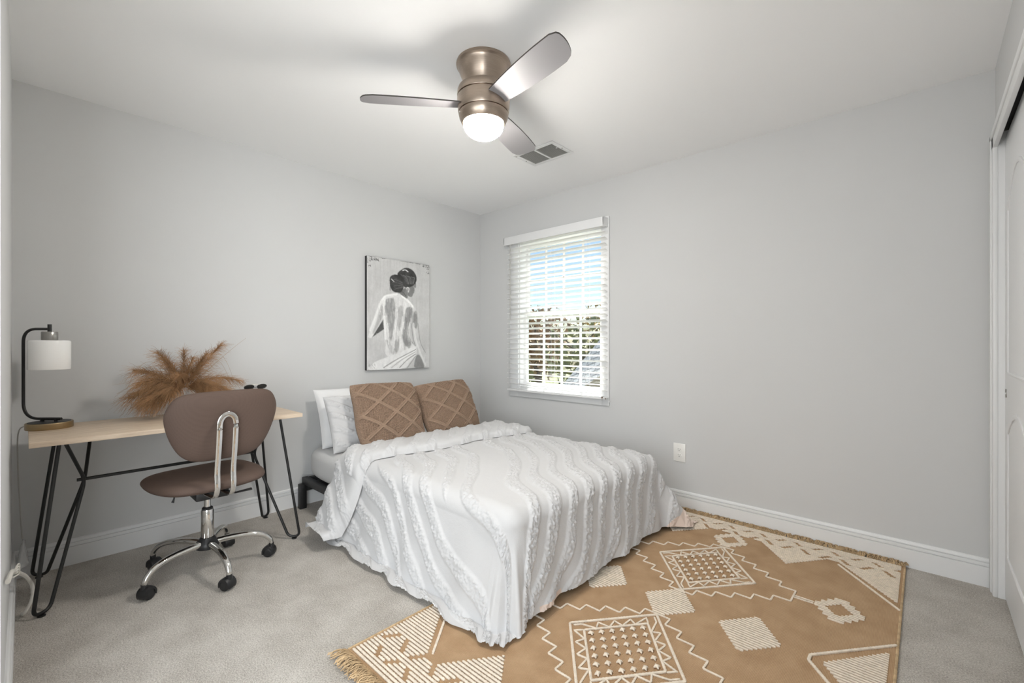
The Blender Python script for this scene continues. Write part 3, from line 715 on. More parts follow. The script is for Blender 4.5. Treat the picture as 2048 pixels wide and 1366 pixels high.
# ------------------------------------------------------------------ desk
DK = thing('desk', (.38, -2.54, 0), 'light oak topped desk on black hairpin rod legs', 'desk')
dx0, dx1, dy0, dy1, dz0, dz1 = .115, .645, -3.077, -2.005, .729, .751
MB().box((dx0, dy0, dz0), (dx1, dy1, dz1), .0025).build('desk_top', M['wood'], DK, 30)
nodes = {}
for sgn, yn, yf, yo, yi, yb in ((-1, -2.895, -3.065, -2.985, -2.972, -2.86), (1, -2.178, -1.985, -2.085, -2.118, -2.22)):
    nd = np.array([.36, yn, .512]); nodes[sgn] = nd
    for xf, xo, xi, yin, dxn in ((.555, .52, .525, yi, -1), (.055, .20, .20, yb if sgn < 0 else -2.225, 1)):
        fo = np.array([xf, yf, .0135]); fi = fo + np.array([dxn * .035, -sgn * .050, 0])
        path = fillet([(xo, yo, dz0), fo, fi, nd + np.array([-dxn * .012, 0, -.004]), (xi, yin, dz0)], .045, 9)
        lg = MB().tube(path, .0072, 12).build('hairpin_leg', M['black'], DK, 60)
        mid = (fo + fi) / 2
        MB().lathe([(0, 0), (.014, 0), (.014, .004), (.006, .007), (0, .009)], (mid[0], mid[1], 0), 16).build('foot_glide', M['plastic'], lg)
        MB().box((xo - .03, min(yo, yin) - .02, dz0 - .004), (xo + .03, max(yo, yin) + .02, dz0), .001).build('mounting_plate', M['black'], lg, 30)
MB().tube([nodes[-1] + (0, -.028, 0), nodes[1] + (0, .012, 0)], .0078, 12).build('stretcher_bar', M['black'], DK, 60)

# ------------------------------------------------------------------ desk lamp
LX, LY = .235, -3.008
LP = thing('desk_lamp', (LX, LY, dz1), 'black arched desk lamp with a white glass drum shade', 'lamp')
MB().lathe([(0, dz1 + .0004), (.081, dz1 + .0004), (.082, dz1 + .003), (.082, dz1 + .027), (.080, dz1 + .030), (0, dz1 + .030)], (LX, LY, 0), 64).build('lamp_base', M['brass'], LP, 30)
MB().lathe([(0, dz1 + .030), (.074, dz1 + .030), (.074, dz1 + .0312), (0, dz1 + .0312)], (LX, LY, 0), 48).build('base_top', M['plastic'], LP, 30)
rd = np.array([.7357, .6773, 0]); p0 = np.array([LX, LY, 0])
zt, zb = 1.219, .795
pole = -.124
pth = fillet([p0 + rd * .055 + (0, 0, zb), p0 + rd * pole + (0, 0, zb), p0 + rd * pole + (0, 0, zt), p0 + rd * .004 + (0, 0, zt)], .075, 14)
MB().tube(pth, .0062, 14).build('stem', M['black'], LP, 60)
for q in (-.035, .03): MB().tube([p0 + rd * q + (0, 0, dz1 + .029), p0 + rd * q + (0, 0, zb)], .007, 12).build('stem_post', M['black'], LP, 50)
MB().lathe([(0, 1.206), (.0075, 1.206), (.0075, 1.241), (0, 1.241)], (LX, LY, 0), 20).build('finial', M['black'], LP, 40)
MB().lathe([(0, 1.166), (.028, 1.166), (.029, 1.168), (.029, 1.203), (.027, 1.206), (0, 1.206)], (LX, LY, 0), 40).build('socket_cap', M['socket'], LP, 40)
MB().lathe([(.030, 1.1655), (.066, 1.1655), (.071, 1.164), (.0735, 1.159), (.0735, 1.030), (.0728, 1.0285), (.070, 1.0285), (.0695, 1.032), (.0695, 1.157), (.030, 1.1615)], (LX, LY, 0), 56, cap=False).build('lamp_shade', M['opal'], LP, 50)
MB().lathe([(0, 1.166), (.012, 1.16), (.014, 1.14), (.026, 1.10), (.024, 1.075), (.012, 1.062), (0, 1.06)], (LX, LY, 0), 20).build('bulb', M['opal'], LP)
cpts = spline([(.16, -3.050, .762), (.13, -3.088, .757), (.105, -3.106, .735), (.10, -3.111, .668), (.10, -3.108, .5), (.10, -3.104, .404), (.10, -3.098, .259), (.10, -3.094, .19)], 8)
MB().tube(cpts, .0027, 8).build('power_cord', M['cord_thin'], LP)
# white extension cord by the front left leg, its clear bag
ec = spline([(1.30, -3.121, .452), (1.05, -3.117, .392), (.80, -3.112, .306), (.62, -3.098, .230), (.545, -3.083, .185), (.51, -3.0675, .135), (.50, -3.0645, .090), (.505, -3.072, .055), (.50, -3.088, .018), (.47, -3.095, .008)], 8)
EC = thing('extension_cord', (.5, -3.09, 0), 'thick white power cord looping beside the front left desk leg', 'cord')
MB().tube(ec, .0062, 10, flat=(1, 1.25)).build('cable', M['cord'], EC)
mb = MB()
for q in (-2, -1, 0): mb.tube(spline([(.86 + .03 * q, -3.119, .318 + .012 * q), (.84 + .03 * q, -3.104, .325), (.82 + .03 * q, -3.102, .302), (.84 + .03 * q, -3.117, .300)], 4, True), .0028, 6)
mb.build('twist_tie', M['cord'], EC)
o = MB().lathe([(.004, .215), (.010, .205), (.014, .18), (.022, .14), (.030, .10), (.026, .085), (0, .083)], (.10, -3.092, 0), 18).build('plastic_bag', M['clear'], smooth=25)
for v_ in o.data.vertices:
    v_.co.x += .010 * math.sin(v_.co.z * 130 + v_.co.y * 90); v_.co.y = -3.092 + (v_.co.y + 3.092) * .62 + .004 * math.sin(v_.co.z * 170 + v_.co.x * 120)
recenter(o, (.10, -3.092, .083)); tag(o, 'small crinkled clear plastic bag wrapped round the lamp cord', 'plastic bag')

# ------------------------------------------------------------------ vase and pampas
VX, VY = .20, -2.48
o = MB().lathe([(0, dz1 + .0004), (.045, dz1 + .0004), (.050, dz1 + .004), (.066, dz1 + .03), (.069, dz1 + .055), (.060, dz1 + .085), (.040, dz1 + .103), (.026, dz1 + .115), (.0205, dz1 + .13), (.019, dz1 + .147), (.0205, dz1 + .152), (.017, dz1 + .152), (.016, dz1 + .13), (.018, dz1 + .115), (0, dz1 + .112)], (VX, VY, 0), 48).build('flower_vase', M['ceramic'], smooth=60)
recenter(o, (VX, VY, dz1)); tag(o, 'small white ceramic vase on the desk behind the chair', 'vase')
PG = thing('dried_pampas_bouquet', (VX, VY, dz1 + .152), 'bouquet of fluffy rust brown dried pampas grass in the white vase', 'dried flowers')
top0 = np.array([VX, VY, dz1 + .140])
def plume(dirv, L, droop, width, n, seed, bend=0.):
    L *= .98 + .22 * max(0, dirv[2]); width *= 1.22; n = int(n * 1.5)
    rg = np.random.default_rng(seed); d = np.array(dirv, float); d /= np.linalg.norm(d)
    tt = np.linspace(0, 1, 24); side = np.cross(d, (0, 0, 1.)); side /= np.linalg.norm(side) + 1e-9
    hz = np.array([d[0], d[1], 0]); hz /= np.linalg.norm(hz) + 1e-9
    ax = top0 + d * (L * tt)[:, None] + hz * (droop * .5 * L * tt ** 2.2)[:, None] - np.array([0, 0, 1.]) * (droop * L * tt ** 2.4)[:, None] + side * (bend * L * tt ** 2)[:, None]
    ax[:, 0] = np.maximum(ax[:, 0], .03)
    mb = MB().tube(ax, np.linspace(.0022, .0006, 24), 5)
    tg = np.gradient(ax, axis=0); tg /= np.linalg.norm(tg, axis=1)[:, None]
    for _ in range(n):
        k = rg.uniform(.10, .98) ** .85; i = int(k * 22); base = ax[i] + (ax[i + 1] - ax[i]) * rg.random()
        rv = rg.normal(size=3); rv -= tg[i] * (rv @ tg[i]); rv /= np.linalg.norm(rv) + 1e-9
        ln = width * (1.15 - .75 * k) * rg.uniform(.5, 1.25); fw_ = rg.uniform(.75, 1.3)
        q = np.linspace(0, 1, 5)[:, None]
        pts = base + tg[i] * (fw_ * ln * q) + rv * (ln * rg.uniform(.35, .95) * q ** .9) - np.array([0, 0, 1]) * (ln * .50 * q ** 2.2) + rg.normal(size=3) * .012 * q ** 2
        pts[:, 0] = np.maximum(pts[:, 0], .008); pts[:, 2] = np.maximum(pts[:, 2], dz1 + .02)
        mb.tube(pts, np.linspace(.0007, .00028, 5), 3, cap=False)
    return mb.build('plume', M['plume'], PG, 60)
# directions: screen right ~ +y (and +x), screen left ~ -y
for i, (dy, dx, dz, L, dr, wd, n, bd) in enumerate([
    (-.85, .15, .80, .235, .25, .085, 300, 0), (-.45, .10, .98, .225, .08, .075, 260, .05), (-.02, .12, 1., .20, .02, .065, 240, 0), (.55, .10, .90, .29, .06, .068, 330, 0),
    (.80, .20, .62, .25, .50, .07, 280, 0), (-1.0, .20, .40, .21, .50, .095, 320, 0), (-.9, .55, .30, .18, .60, .095, 300, 0), (.95, .20, .30, .17, .60, .09, 280, 0),
    (.45, .70, .50, .16, .40, .09, 260, 0), (-.4, .80, .50, .17, .45, .09, 280, 0), (.25, -.35, .90, .20, .12, .075, 200, 0), (-.25, -.30, .90, .21, .15, .075, 200, 0),
    (.8, .45, .55, .18, .60, .09, 260, 0), (-.75, .35, .62, .22, .40, .10, 320, 0), (.35, .25, .92, .22, .10, .075, 280, 0), (-.7, .5, .15, .16, .55, .09, 240, 0), (-.95, .3, .12, .18, .45, .09, 240, 0), (.65, .4, .10, .13, .5, .08, 200, 0), (-.2, .6, .8, .17, .3, .08, 240, 0)]):
    plume((dx, dy, dz), L, dr, wd, n, 100 + i, bd)
mb = MB()
for i, (y1, z1_, dr) in enumerate([(.30, .25, .02), (.22, .10, .26), (-.25, .10, .24), (-.22, .05, .20), (.16, .03, .18), (.23, .14, .28)]):
    q = np.linspace(0, 1, 26); mb.tube(np.stack([VX + .05 * q, VY + y1 * q ** .9, top0[2] + (z1_ + dr) * 1.2 * q - dr * 1.6 * q ** 3], -1), np.linspace(.0009, .0004, 26), 4)
mb.build('loose_stem', M['plume'], PG)

# ------------------------------------------------------------------ office chair
CX_, CY_ = .60, -2.46; PSI = R(6)
CH = thing('office_chair', (CX_, CY_, 0), 'brown mesh armless office chair with a chrome five star base', 'chair')
cr_, sr_ = math.cos(PSI), math.sin(PSI)
def cw(r, l, z): return np.stack([CX_ + np.asarray(r) * cr_ - np.asarray(l) * sr_, CY_ + np.asarray(r) * sr_ + np.asarray(l) * cr_, np.asarray(z) + 0 * np.asarray(r)], -1)
def soft_pad(outline, Tt, Tb, edge, to3, rings=14):
    """closed cushion from a 2D outline: outline (n,2); to3(x, y, h)"""
    c = outline.mean(0); rows = []
    ss = np.sin(np.linspace(.04, math.pi / 2, rings))
    for s in ss: rows.append(to3(c[0] + (outline[:, 0] - c[0]) * s, c[1] + (outline[:, 1] - c[1]) * s, Tt * np.sqrt(np.clip(1 - s ** edge, 0, 1)) * np.ones(len(outline))))
    for s in ss[::-1][1:]: rows.append(to3(c[0] + (outline[:, 0] - c[0]) * s, c[1] + (outline[:, 1] - c[1]) * s, -Tb * np.sqrt(np.clip(1 - s ** edge, 0, 1)) * np.ones(len(outline))))
    mb = MB().grid(np.array(rows), wrap=True); n = len(outline); tot = len(rows) * n
    mb.f.append(tuple(range(n))[::-1]); mb.f.append(tuple(range(tot - n, tot))); return mb
seat_o = spline([(.215, 0), (.205, .12), (.165, .20), (.06, .243), (-.08, .245), (-.19, .215), (-.235, .10), (-.24, 0), (-.235, -.10), (-.19, -.215), (-.08, -.245), (.06, -.243), (.165, -.20), (.205, -.12)], 8, True)
soft_pad(seat_o, .045, .030, 5, lambda x, y, h: cw(x, y, .466 + h - .10 * np.clip(-x - .12, 0, 1) ** 1.5 * 3 + .06 * y * y)).build('seat', M['chairfab'], CH, 60)
soft_pad(seat_o * .62, .012, .012, 6, lambda x, y, h: cw(x, y, .434 + h)).build('seat_pan', M['plastic'], CH, 50)
back_o = spline([(0, .166), (.12, .164), (.188, .145), (.222, .085), (.222, .02), (.195, -.07), (.155, -.135), (.10, -.163), (0, -.168), (-.10, -.163), (-.155, -.135), (-.195, -.07), (-.222, .02), (-.222, .085), (-.188, .145), (-.12, .164)], 8, True)
TB = R(9)
def back3(x, y, h): x = np.asarray(x) * 1.07; return cw(.232 + math.sin(TB) * y + h * math.cos(TB) - .55 * x * x, x, .765 + math.cos(TB) * y - h * math.sin(TB) * .5)
soft_pad(back_o, .030, .034, 4, back3).build('backrest', M['chairfab'], CH, 60)
# U bracket: two flat chrome bars joined by an arch
mb = MB()
prof = fillet([(.06, .428), (.245, .428), (.270, .48), (.262, .56), (.281, .66), (.290, .74), (.293, .775)], .045, 8)
arch_n = 16; g = .034
OFF = -.018; L1 = [(r, -g + OFF, z) for r, z in prof]; top_ = prof[-1]
AR = [(top_[0] + .004 * math.sin(t_), -g * math.cos(t_) + OFF, top_[1] + .048 * math.sin(t_)) for t_ in np.linspace(0, math.pi, arch_n)[1:-1]]
full = np.array(L1 + AR + [(r, g + OFF, z) for r, z in prof[::-1]]); W3 = cw(full[:, 0], full[:, 1], full[:, 2])
tg = np.gradient(W3, axis=0); tg /= np.linalg.norm(tg, axis=1)[:, None]
lat = np.array([-sr_, cr_, 0]); nrm = np.zeros_like(tg); k1 = len(prof)
for i in range(len(tg)):
    if k1 - 2 <= i <= k1 + arch_n - 2: nn_ = np.array([cr_, sr_, 0]); nn_ = nn_ - tg[i] * (nn_ @ tg[i])
    else: nn_ = np.cross(tg[i], lat) * (1 if i < k1 else -1)
    nrm[i] = nn_ / np.linalg.norm(nn_)
wdv = np.cross(nrm, tg); wdv /= np.linalg.norm(wdv, axis=1)[:, None]
mb.strip(W3, wdv, .023, .007, nrm)
br = mb.build('back_bracket', M['chrome'], CH, 40)
for sg in (-1, 1):
    c0 = cw(.299, sg * g + OFF, .758); MB().tube([c0, c0 + np.array([cr_, sr_, 0]) * .0035], .0062, 14).build('bolt', M['chrome'], br, 40)
MB().tube([cw(.10, .02, .425), cw(.19, .055, .418), cw(.20, .125, .421)], [.005, .0055, .008], 10, flat=(1.6, .7)).build('height_lever', M['plastic'], CH)
MB().tube([cw(.11, -.17, .447), cw(.113, -.176, .428), cw(.114, -.180, .418)], [.003, .004, .006], 10).build('tilt_knob', M['plastic'], CH)
MB().box((CX_ - .09, CY_ - .07, .385), (CX_ + .10, CY_ + .07, .428), .006).build('mechanism_plate', M['plastic'], CH, 30)
mb = MB().lathe([(0, .162), (.026, .162), (.028, .166), (.028, .305), (.026, .312), (0, .312)], (CX_, CY_, 0), 32); mb.build('column_sleeve', M['chrome'], CH, 40)
MB().lathe([(0, .311), (.0235, .311), (.0235, .320), (.018, .324), (0, .324)], (CX_, CY_, 0), 32).build('collar', M['plastic'], CH, 40)
MB().lathe([(0, .32), (.0145, .32), (.0145, .39), (0, .39)], (CX_, CY_, 0), 24).build('gas_piston', M['chrome'], CH, 40)
MB().lathe([(0, .112), (.030, .112), (.050, .120), (.053, .134), (.048, .150), (.036, .162), (.032, .170), (0, .170)], (CX_, CY_, 0), 40).build('hub', M['plastic'], CH, 40)
def caster(cx, cy, ang, par):
    d = np.array([math.cos(ang), math.sin(ang), 0]); l = np.array([-d[1], d[0], 0]); mb = MB(); c0 = np.array([cx, cy, .027])
    th = np.linspace(0, 2 * math.pi, 28, endpoint=False)
    for sgn in (-1, 1):
        rows = []
        for off, rad in ((.004, .018), (.006, .0255), (.018, .027), (.022, .024), (.023, .010)):
            rows.append(c0 + l * (sgn * off) + np.cos(th)[:, None] * d * rad + np.sin(th)[:, None] * np.array([0, 0, 1.]) * rad)
        mb.grid(np.array(rows), wrap=True); n = len(th); mb.f.append(tuple(range(mb.n - n, mb.n)))
    wh = None
    ho = MB(); rows = []
    aa_ = np.linspace(R(-25), R(205), 22)
    for off, rad in ((-.0245, .020), (-.024, .029), (-.018, .0315), (0, .0325), (.018, .0315), (.024, .029), (.0245, .020)):
        rows.append(c0 + l * off + np.cos(aa_)[:, None] * d * rad + (np.sin(aa_)[:, None] * np.array([0, 0, 1.])) * rad)
    ho.grid(np.array(rows)); ho.tube([c0 + d * .012 + (0, 0, .022), c0 + d * .012 + (0, 0, .046)], .0125, 14)
    mb.v += ho.v; mb.f += [tuple(i + mb.n for i in f) for f in ho.f]; mb.n += ho.n
    mb.build('caster', M['plastic'], par, 50)
for k in range(5):
    an = R(4 + 72 * k); d = np.array([math.cos(an), math.sin(an), 0]); c0 = np.array([CX_, CY_, 0])
    rr = np.array([.035, .08, .14, .20, .245, .270, .283, .287]); zz_ = np.array([.143, .147, .147, .140, .125, .106, .088, .070])
    pp = c0 + d * rr[:, None]; pp[:, 2] = zz_; pp = spline(pp, 5)
    lg = MB().tube(pp, np.linspace(.0185, .0125, len(pp)), 14, flat=(1.0, .85)).build('base_leg', M['chrome'], CH, 60)
    e = c0 + d * .287; sw = an + R((25, -30, 40, -20, 10)[k]); off = np.array([math.cos(sw), math.sin(sw), 0]) * .012
    caster(e[0] - off[0], e[1] - off[1], sw, lg)
# spectacles on the top edge of the backrest
SX = cw(.245, .115, .940); SG = thing('eyeglasses', tuple(SX), 'small dark rimmed glasses lying on top of the chair backrest', 'glasses')
def sgp(r, l, z): return cw(.243 + r, .125 + l, .9285 + z)
for sgn, nm in ((-1, 'lens'), (1, 'lens')):
    th = np.linspace(0, 2 * math.pi, 20, endpoint=False); pts = np.array([sgp(.006 * math.sin(a_), sgn * .030 + .022 * math.cos(a_), .007 + .011 * math.sin(a_)) for a_ in th])
    mb = MB().tube(np.vstack([pts, pts[:1]]), .0022, 6, cap=False); mb.add(pts, [tuple(range(20))]); mb.build('lens', M['dark'], SG)
MB().tube(spline([sgp(0, -.050, .004), sgp(-.01, -.044, .014), sgp(-.012, 0, .018), sgp(-.01, .044, .014), sgp(0, .050, .004)], 8), .0011, 6).build('temple_arm', M['socket'], SG)
MB().tube([sgp(0, -.008, .005), sgp(0, .008, .005)], .0018, 6).build('bridge', M['dark'], SG)

# ------------------------------------------------------------------ rug
GX, GY, HX, HY_ = 2.447, -1.157, .755, 1.112
RG = thing('woven_rug', (GX, GY, 0), 'tan woven rug with raised cream diamond patterns and fringed ends', 'rug')
RZ = .007
mb = MB(); u = np.linspace(-HX, HX, 60); v = np.linspace(-HY_, HY_, 90); U, Vv = np.meshgrid(u, v, indexing='ij')
zt_ = RZ + .0012 * (fbm(U * 6 + 3, Vv * 6 + 3, 2) - .5)
topg = np.stack([GX + U, GY + Vv, zt_], -1); mb.grid(topg)
edge = np.concatenate([topg[:, 0], topg[-1, 1:], topg[-2::-1, -1], topg[0, -2:0:-1]]); lowe = edge.copy(); lowe[:, 2] = .0005
mb.grid(np.stack([edge, lowe], 0), wrap=True); mb.build('ground_weave', M['jute'], RG, 50)
for sx in (-1, 1): MB().tube([(GX + sx * HX, GY + q, .006) for q in np.linspace(-HY_, HY_, 40)], .005, 8).build('side_binding', M['fringe'], RG)
def rope(mb, p, r=.0052, step=.006, per=.013):
    p = np.asarray(p, float)
    if p.shape[1] == 2: p = np.c_[p, np.zeros(len(p))]
    seg = np.linalg.norm(np.diff(p, axis=0), axis=1); cum = np.r_[0, np.cumsum(seg)]; n = max(3, int(cum[-1] / step) + 1)
    s = np.linspace(0, cum[-1], n); q = np.stack([np.interp(s, cum, p[:, i]) for i in range(3)], -1)
    q[:, 0] += GX; q[:, 1] += GY; q[:, 2] += RZ + r * .55
    rad = r * (1 + .16 * np.sin(s * 2 * math.pi / per + RNG.random() * 6)); rad[0] *= .7; rad[-1] *= .7
    mb.tube(q, rad, 6, flat=(1, .85))
def poly_rows(poly, y):
    xs = []; n = len(poly)
    for i in range(n):
        (a_, b_), (c_, d_) = poly[i], poly[(i + 1) % n]
        if (b_ > y) != (d_ > y): xs.append(a_ + (c_ - a_) * (y - b_) / (d_ - b_))
    xs.sort(); return list(zip(xs[::2], xs[1::2]))
def subtract(iv, cuts):
    for c0_, c1_ in cuts:
        o_ = []
        for a_, b_ in iv:
            if c1_ <= a_ or c0_ >= b_: o_.append((a_, b_)); continue
            if c0_ > a_: o_.append((a_, c0_))
            if c1_ < b_: o_.append((c1_, b_))
        iv = o_
    return iv
def patch(polys, name='woven_patch', holes=(), sp=.0148):
    mb = MB(); ys = [p[1] for q in polys for p in q]
    for y in np.arange(min(ys) + sp / 2, max(ys), sp):
        iv = [i for q in polys for i in poly_rows(q, y)]; iv = subtract(iv, [c for h in holes for c in poly_rows(h, y)])
        for a_, b_ in iv:
            if b_ - a_ > .012: rope(mb, [(a_ + .003, y), (b_ - .003, y)], .0052, .007, .0155)
    return mb.build(name, M['yarn'], RG, 60)
def dia(cx, cy, hx, hy): return [(cx - hx, cy), (cx, cy + hy), (cx + hx, cy), (cx, cy - hy)]
def hook_ring(cx, cy, s=1.):
    outer = []
    st = [(.100, .022), (.080, .022), (.080, .05), (.058, .05), (.058, .078), (.034, .078), (.034, .106)]
    q = [(x * .9, y) for x, y in st]
    o_ = q + [(-x, y) for x, y in q[::-1]] + [(-x, -y) for x, y in q] + [(x, -y) for x, y in q[::-1]]
    i_ = [(.046, 0), (0, .056), (-.046, 0), (0, -.056)]
    patch([[(cx + x, cy + y) for x, y in o_]], 'hooked_motif', [[(cx + x, cy + y) for x, y in i_]], .0140)
for cx in (-.64, -.32, 0, .32): patch([dia(cx, 0, .118, .147)])
for sx in (-1, 1):
    patch([[(sx * .556, 0), (sx * .738, .238), (sx * .738, -.238)]])
    mb = MB(); rope(mb, [(sx * .752, .300), (sx * .522, .018), (sx * .522, -.018), (sx * .752, -.300)], .0058); mb.build('cord_outline', M['yarn'], RG, 60)
for sy in (-1, 1):
    cy = sy * .4225
    mb = MB(); o_ = dia(0, cy, .236, .292); rope(mb, o_ + o_[:1], .0056); mb.build('cord_outline', M['yarn'], RG, 60)
    mb = MB(); i_ = dia(0, cy, .168, .210); rope(mb, i_ + i_[:1], .0052); mb.build('cord_outline', M['yarn'], RG, 60)
    mb = MB(); oo = np.array(dia(0, cy, .218, .270)); ii = np.array(dia(0, cy, .172, .214))
    for k in range(4):
        A0, A1, B0, B1 = ii[k], ii[(k + 1) % 4], oo[k], oo[(k + 1) % 4]; z_ = []
        for j in range(11):
            t_ = j / 10; z_.append(A0 + (A1 - A0) * t_ if j % 2 == 0 else (B0 + (B1 - B0) * t_))
        z_[0] = B0; rope(mb, z_, .0040)
    mb.build('zigzag_cord', M['yarn'], RG, 60)
    ax1 = np.array([.168, .210]); ax2 = np.array([.168, -.210]); c_l = np.array([-.168, cy])
    mb = MB()
    for i in range(6):
        for j in range(6):
            p = c_l + ax1 * ((i + .6) / 6.2) + ax2 * ((j + .6) / 6.2)
            for q in range(2):
                an = .75 + q * 1.57 + .4 * RNG.random(); dd = np.array([math.cos(an), math.sin(an)]) * .0125; tt_ = np.linspace(-1, 1, 7)
                mb.tube(np.stack([GX + p[0] + dd[0] * tt_, GY + p[1] + dd[1] * tt_, RZ + .0035 + .0035 * (1 - tt_ ** 2)], -1), .0052 * np.sqrt(np.clip(1.05 - tt_ ** 2, .05, 1)), 7)
    o = mb.build('knot_field', M['yarn'], RG, 60); o['kind'] = 'stuff'
    for sx in (-1, 1):
        zz2 = {}
        for s2 in (-1, 1):
            z_ = [(0, cy + s2 * .300)]
            for k in range(6): z_ += [(sx * (.055 + .0675 * k), cy + s2 * (.300 - .049 * k)), (sx * (.055 + .0675 * k), cy + s2 * max(0, .300 - .049 * (k + 1)))]
            zz2[s2] = z_
        mb = MB(); rope(mb, zz2[1] + zz2[-1][::-1], .0042); mb.build('stepped_cord', M['yarn'], RG, 60)
        for off in (-.008, .008):
            mb = MB(); rope(mb, [(sx * .395, cy + off), (sx * .47, cy + off)], .0040); mb.build('tip_cord', M['yarn'], RG, 60)
    hook_ring(.560, cy + .004); hook_ring(-.560, cy + .004); hook_ring(0, sy * .842)
    low = [(-.745, .655), (-.497, .945), (-.455, .948), (-.300, .738), (-.128, .953), (.128, .953), (.300, .738), (.455, .948), (.497, .945), (.745, .655)]
    poly = [(x, sy * y) for x, y in low] + [(.745, sy * 1.106), (-.745, sy * 1.106)]
    holes = []
    for r_, (ya, yb_) in enumerate(((.93, .992), (1.015, 1.065))):
        for i, x in enumerate(np.arange(-.70, .72, .0875)):
            x = x + .04 * r_; d_ = .045 if (i + r_) % 2 else -.045
            holes.append([(x - d_ / 2 - .009, sy * ya), (x - d_ / 2 + .009, sy * ya), (x + d_ / 2 + .009, sy * yb_), (x + d_ / 2 - .009, sy * yb_)])
    patch([poly], 'end_band', holes, .0146)
    for sx in (-1, 1):
        mb = MB(); rope(mb, [(sx * .500, sy * .915), (sx * .752, sy * .600)], .0054); mb.build('cord_outline', M['yarn'], RG, 60)
    # fringe
    mb = MB(); rg = np.random.default_rng(5 + sy)
    for x in np.arange(-HX, HX, .012):
        for s_ in range(7):
            x0 = x + rg.uniform(0, .010); L = rg.uniform(.045, .075) if sy < 0 else rg.uniform(.026, .036); q = np.linspace(0, 1, 6)
            lat_ = rg.normal() * .020; hz = rg.uniform(.004, .020) if sy < 0 else rg.uniform(.010, .026)
            px_ = GX + x0 + lat_ * q ** 1.5 + .004 * np.sin(q * 9 + rg.random() * 6); py_ = GY + sy * (HY_ + L * q - (.012 * np.sin(q * 5) if sy > 0 else 0)); pz_ = .004 + hz * np.sin(q * math.pi * .85) + .002 * rg.random()
            if sy > 0: py_ = np.minimum(py_, -.0175)
            mb.tube(np.stack([px_, py_, np.maximum(pz_, .0025)], -1), .0019, 4)
    o = mb.build('fringe', M['fringe'], RG, 60); o['kind'] = 'stuff'

# ------------------------------------------------------------------ outside the window
o = MB().box((-40, .5, -3.2), (30, 60, -3.0)).build('lawn', M['grass'], smooth=0); tag(o, 'dull green lawn far below the window', 'lawn')
HS = thing('neighbour_house', (-4.2, 8.5, -3.0), 'beige house with a grey shingled roof seen through the blind', 'house')
def slab(mb, q, th):
    q = np.array(q, float); n_ = np.cross(q[1] - q[0], q[3] - q[0]); n_ /= np.linalg.norm(n_); n_ = n_ if n_[2] > 0 else -n_
    V = np.concatenate([q, q - n_ * th]); mb.add(V, [(0, 1, 2, 3), (7, 6, 5, 4)] + [(i, 4 + i, 4 + (i + 1) % 4, (i + 1) % 4) for i in range(4)])
mb = MB(); slab(mb, [(-3.45, 5.9, -.02), (-1.0, 5.0, -.25), (-1.0, 6.6, 1.9), (-2.25, 6.9, 1.9)], .15); mb.build('roof', M['shingle'], HS, 0)
MB().box((-2.2, 6.9, -3.0), (-1.0, 8.9, 1.5)).build('wall', M['siding'], HS, 0)
MB().prism([(-2.05, -3.0), (-1.0, -3.0), (-1.0, .55), (-1.25, .55), (-2.05, .06)], 1, 4.3, 5.0).build('porch_gable', M['siding'], HS, 0)
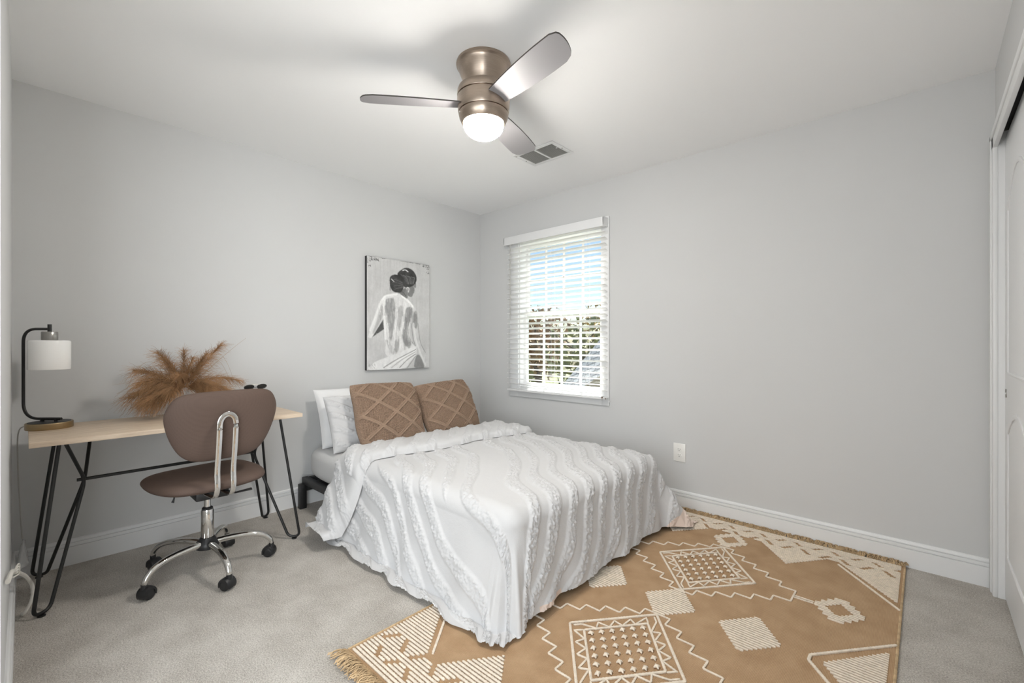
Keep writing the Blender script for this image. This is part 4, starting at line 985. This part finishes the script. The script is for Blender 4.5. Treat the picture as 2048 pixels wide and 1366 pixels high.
def tree(loc, h, rad, mat, label, seed, n=900):
    rg = np.random.default_rng(seed); t_ = thing('tree', loc, label, 'tree', 'trees beyond the window'); lx, ly, lz_ = loc
    mb = MB().tube([(lx, ly, lz_), (lx + .1, ly, lz_ + h * .4), (lx, ly, lz_ + h * .85)], [.22, .15, .04], 8)
    for k in range(9):
        a_ = rg.uniform(0, 6.28); z_ = h * rg.uniform(.3, .75); l_ = rad * rg.uniform(.6, 1.)
        mb.tube([(lx, ly, lz_ + z_), (lx + .5 * l_ * math.cos(a_), ly + .5 * l_ * math.sin(a_), lz_ + z_ + .25 * l_), (lx + l_ * math.cos(a_), ly + l_ * math.sin(a_), lz_ + z_ + .7 * l_)], [.07, .045, .015], 5)
    mb.build('trunk', M['bark'], t_)
    mb = MB()
    c_ = rg.normal(size=(n, 3)); c_ /= np.linalg.norm(c_, axis=1)[:, None]; c_ *= (rg.random(n) ** .4)[:, None]
    c_ *= np.array([rad, rad, h * .36]); c_ += np.array([lx, ly, lz_ + h * .64]); keep = fbm(c_[:, 0] * .9 + 9, c_[:, 2] * .9 + 5, 2) > .40
    V = []; F = []
    for i, p in enumerate(c_[keep]):
        a_ = rg.normal(size=3); a_ /= np.linalg.norm(a_); b_ = np.cross(a_, rg.normal(size=3)); b_ /= np.linalg.norm(b_); s_ = rg.uniform(.10, .26)
        V += [p - a_ * s_, p + b_ * s_ * .6, p + a_ * s_, p - b_ * s_ * .6]; F.append((4 * i, 4 * i + 1, 4 * i + 2, 4 * i + 3))
    mb.add(V, F); mb.build('foliage', mat, t_, 0)
for i, (x, y, h, rd_, mt, lb) in enumerate([
    (-13.4, 17, 6.2, 1.9, 'leaf_brown', 'russet tree at left beyond the window'), (-9.2, 15.6, 5.9, 1.9, 'leaf_green', 'olive green tree at right beyond the window'),
    (-18.4, 23.5, 7.4, 2.8, 'leaf_brown', 'tall russet tree further back at left beyond the window'), (-12.6, 23.8, 7.2, 2.5, 'leaf_gold', 'tall golden tree further back at right beyond the window'),
    (-10.6, 11.4, 3.9, 1.4, 'leaf_green', 'low olive green tree nearest the window at left')]):
    tree((x, y, -2.995), h, rd_, M[mt], lb, 40 + i)

for o in bpy.data.objects:
    n = o.name.split('.')[0]
    lb = {'base_leg': 'chrome curved base leg', 'caster': 'black caster', 'lamp_shade': 'white glass drum shade', 'lining': 'pale pink lining', 'edge_band': 'dark blade edge', 'light_globe': 'lit white glass globe', 'back_bracket': 'chrome bracket', 'fringe': 'tan yarn fringe', 'canvas_edge': 'black canvas side'}.get(n)
    if lb and o.parent: o['label'] = lb
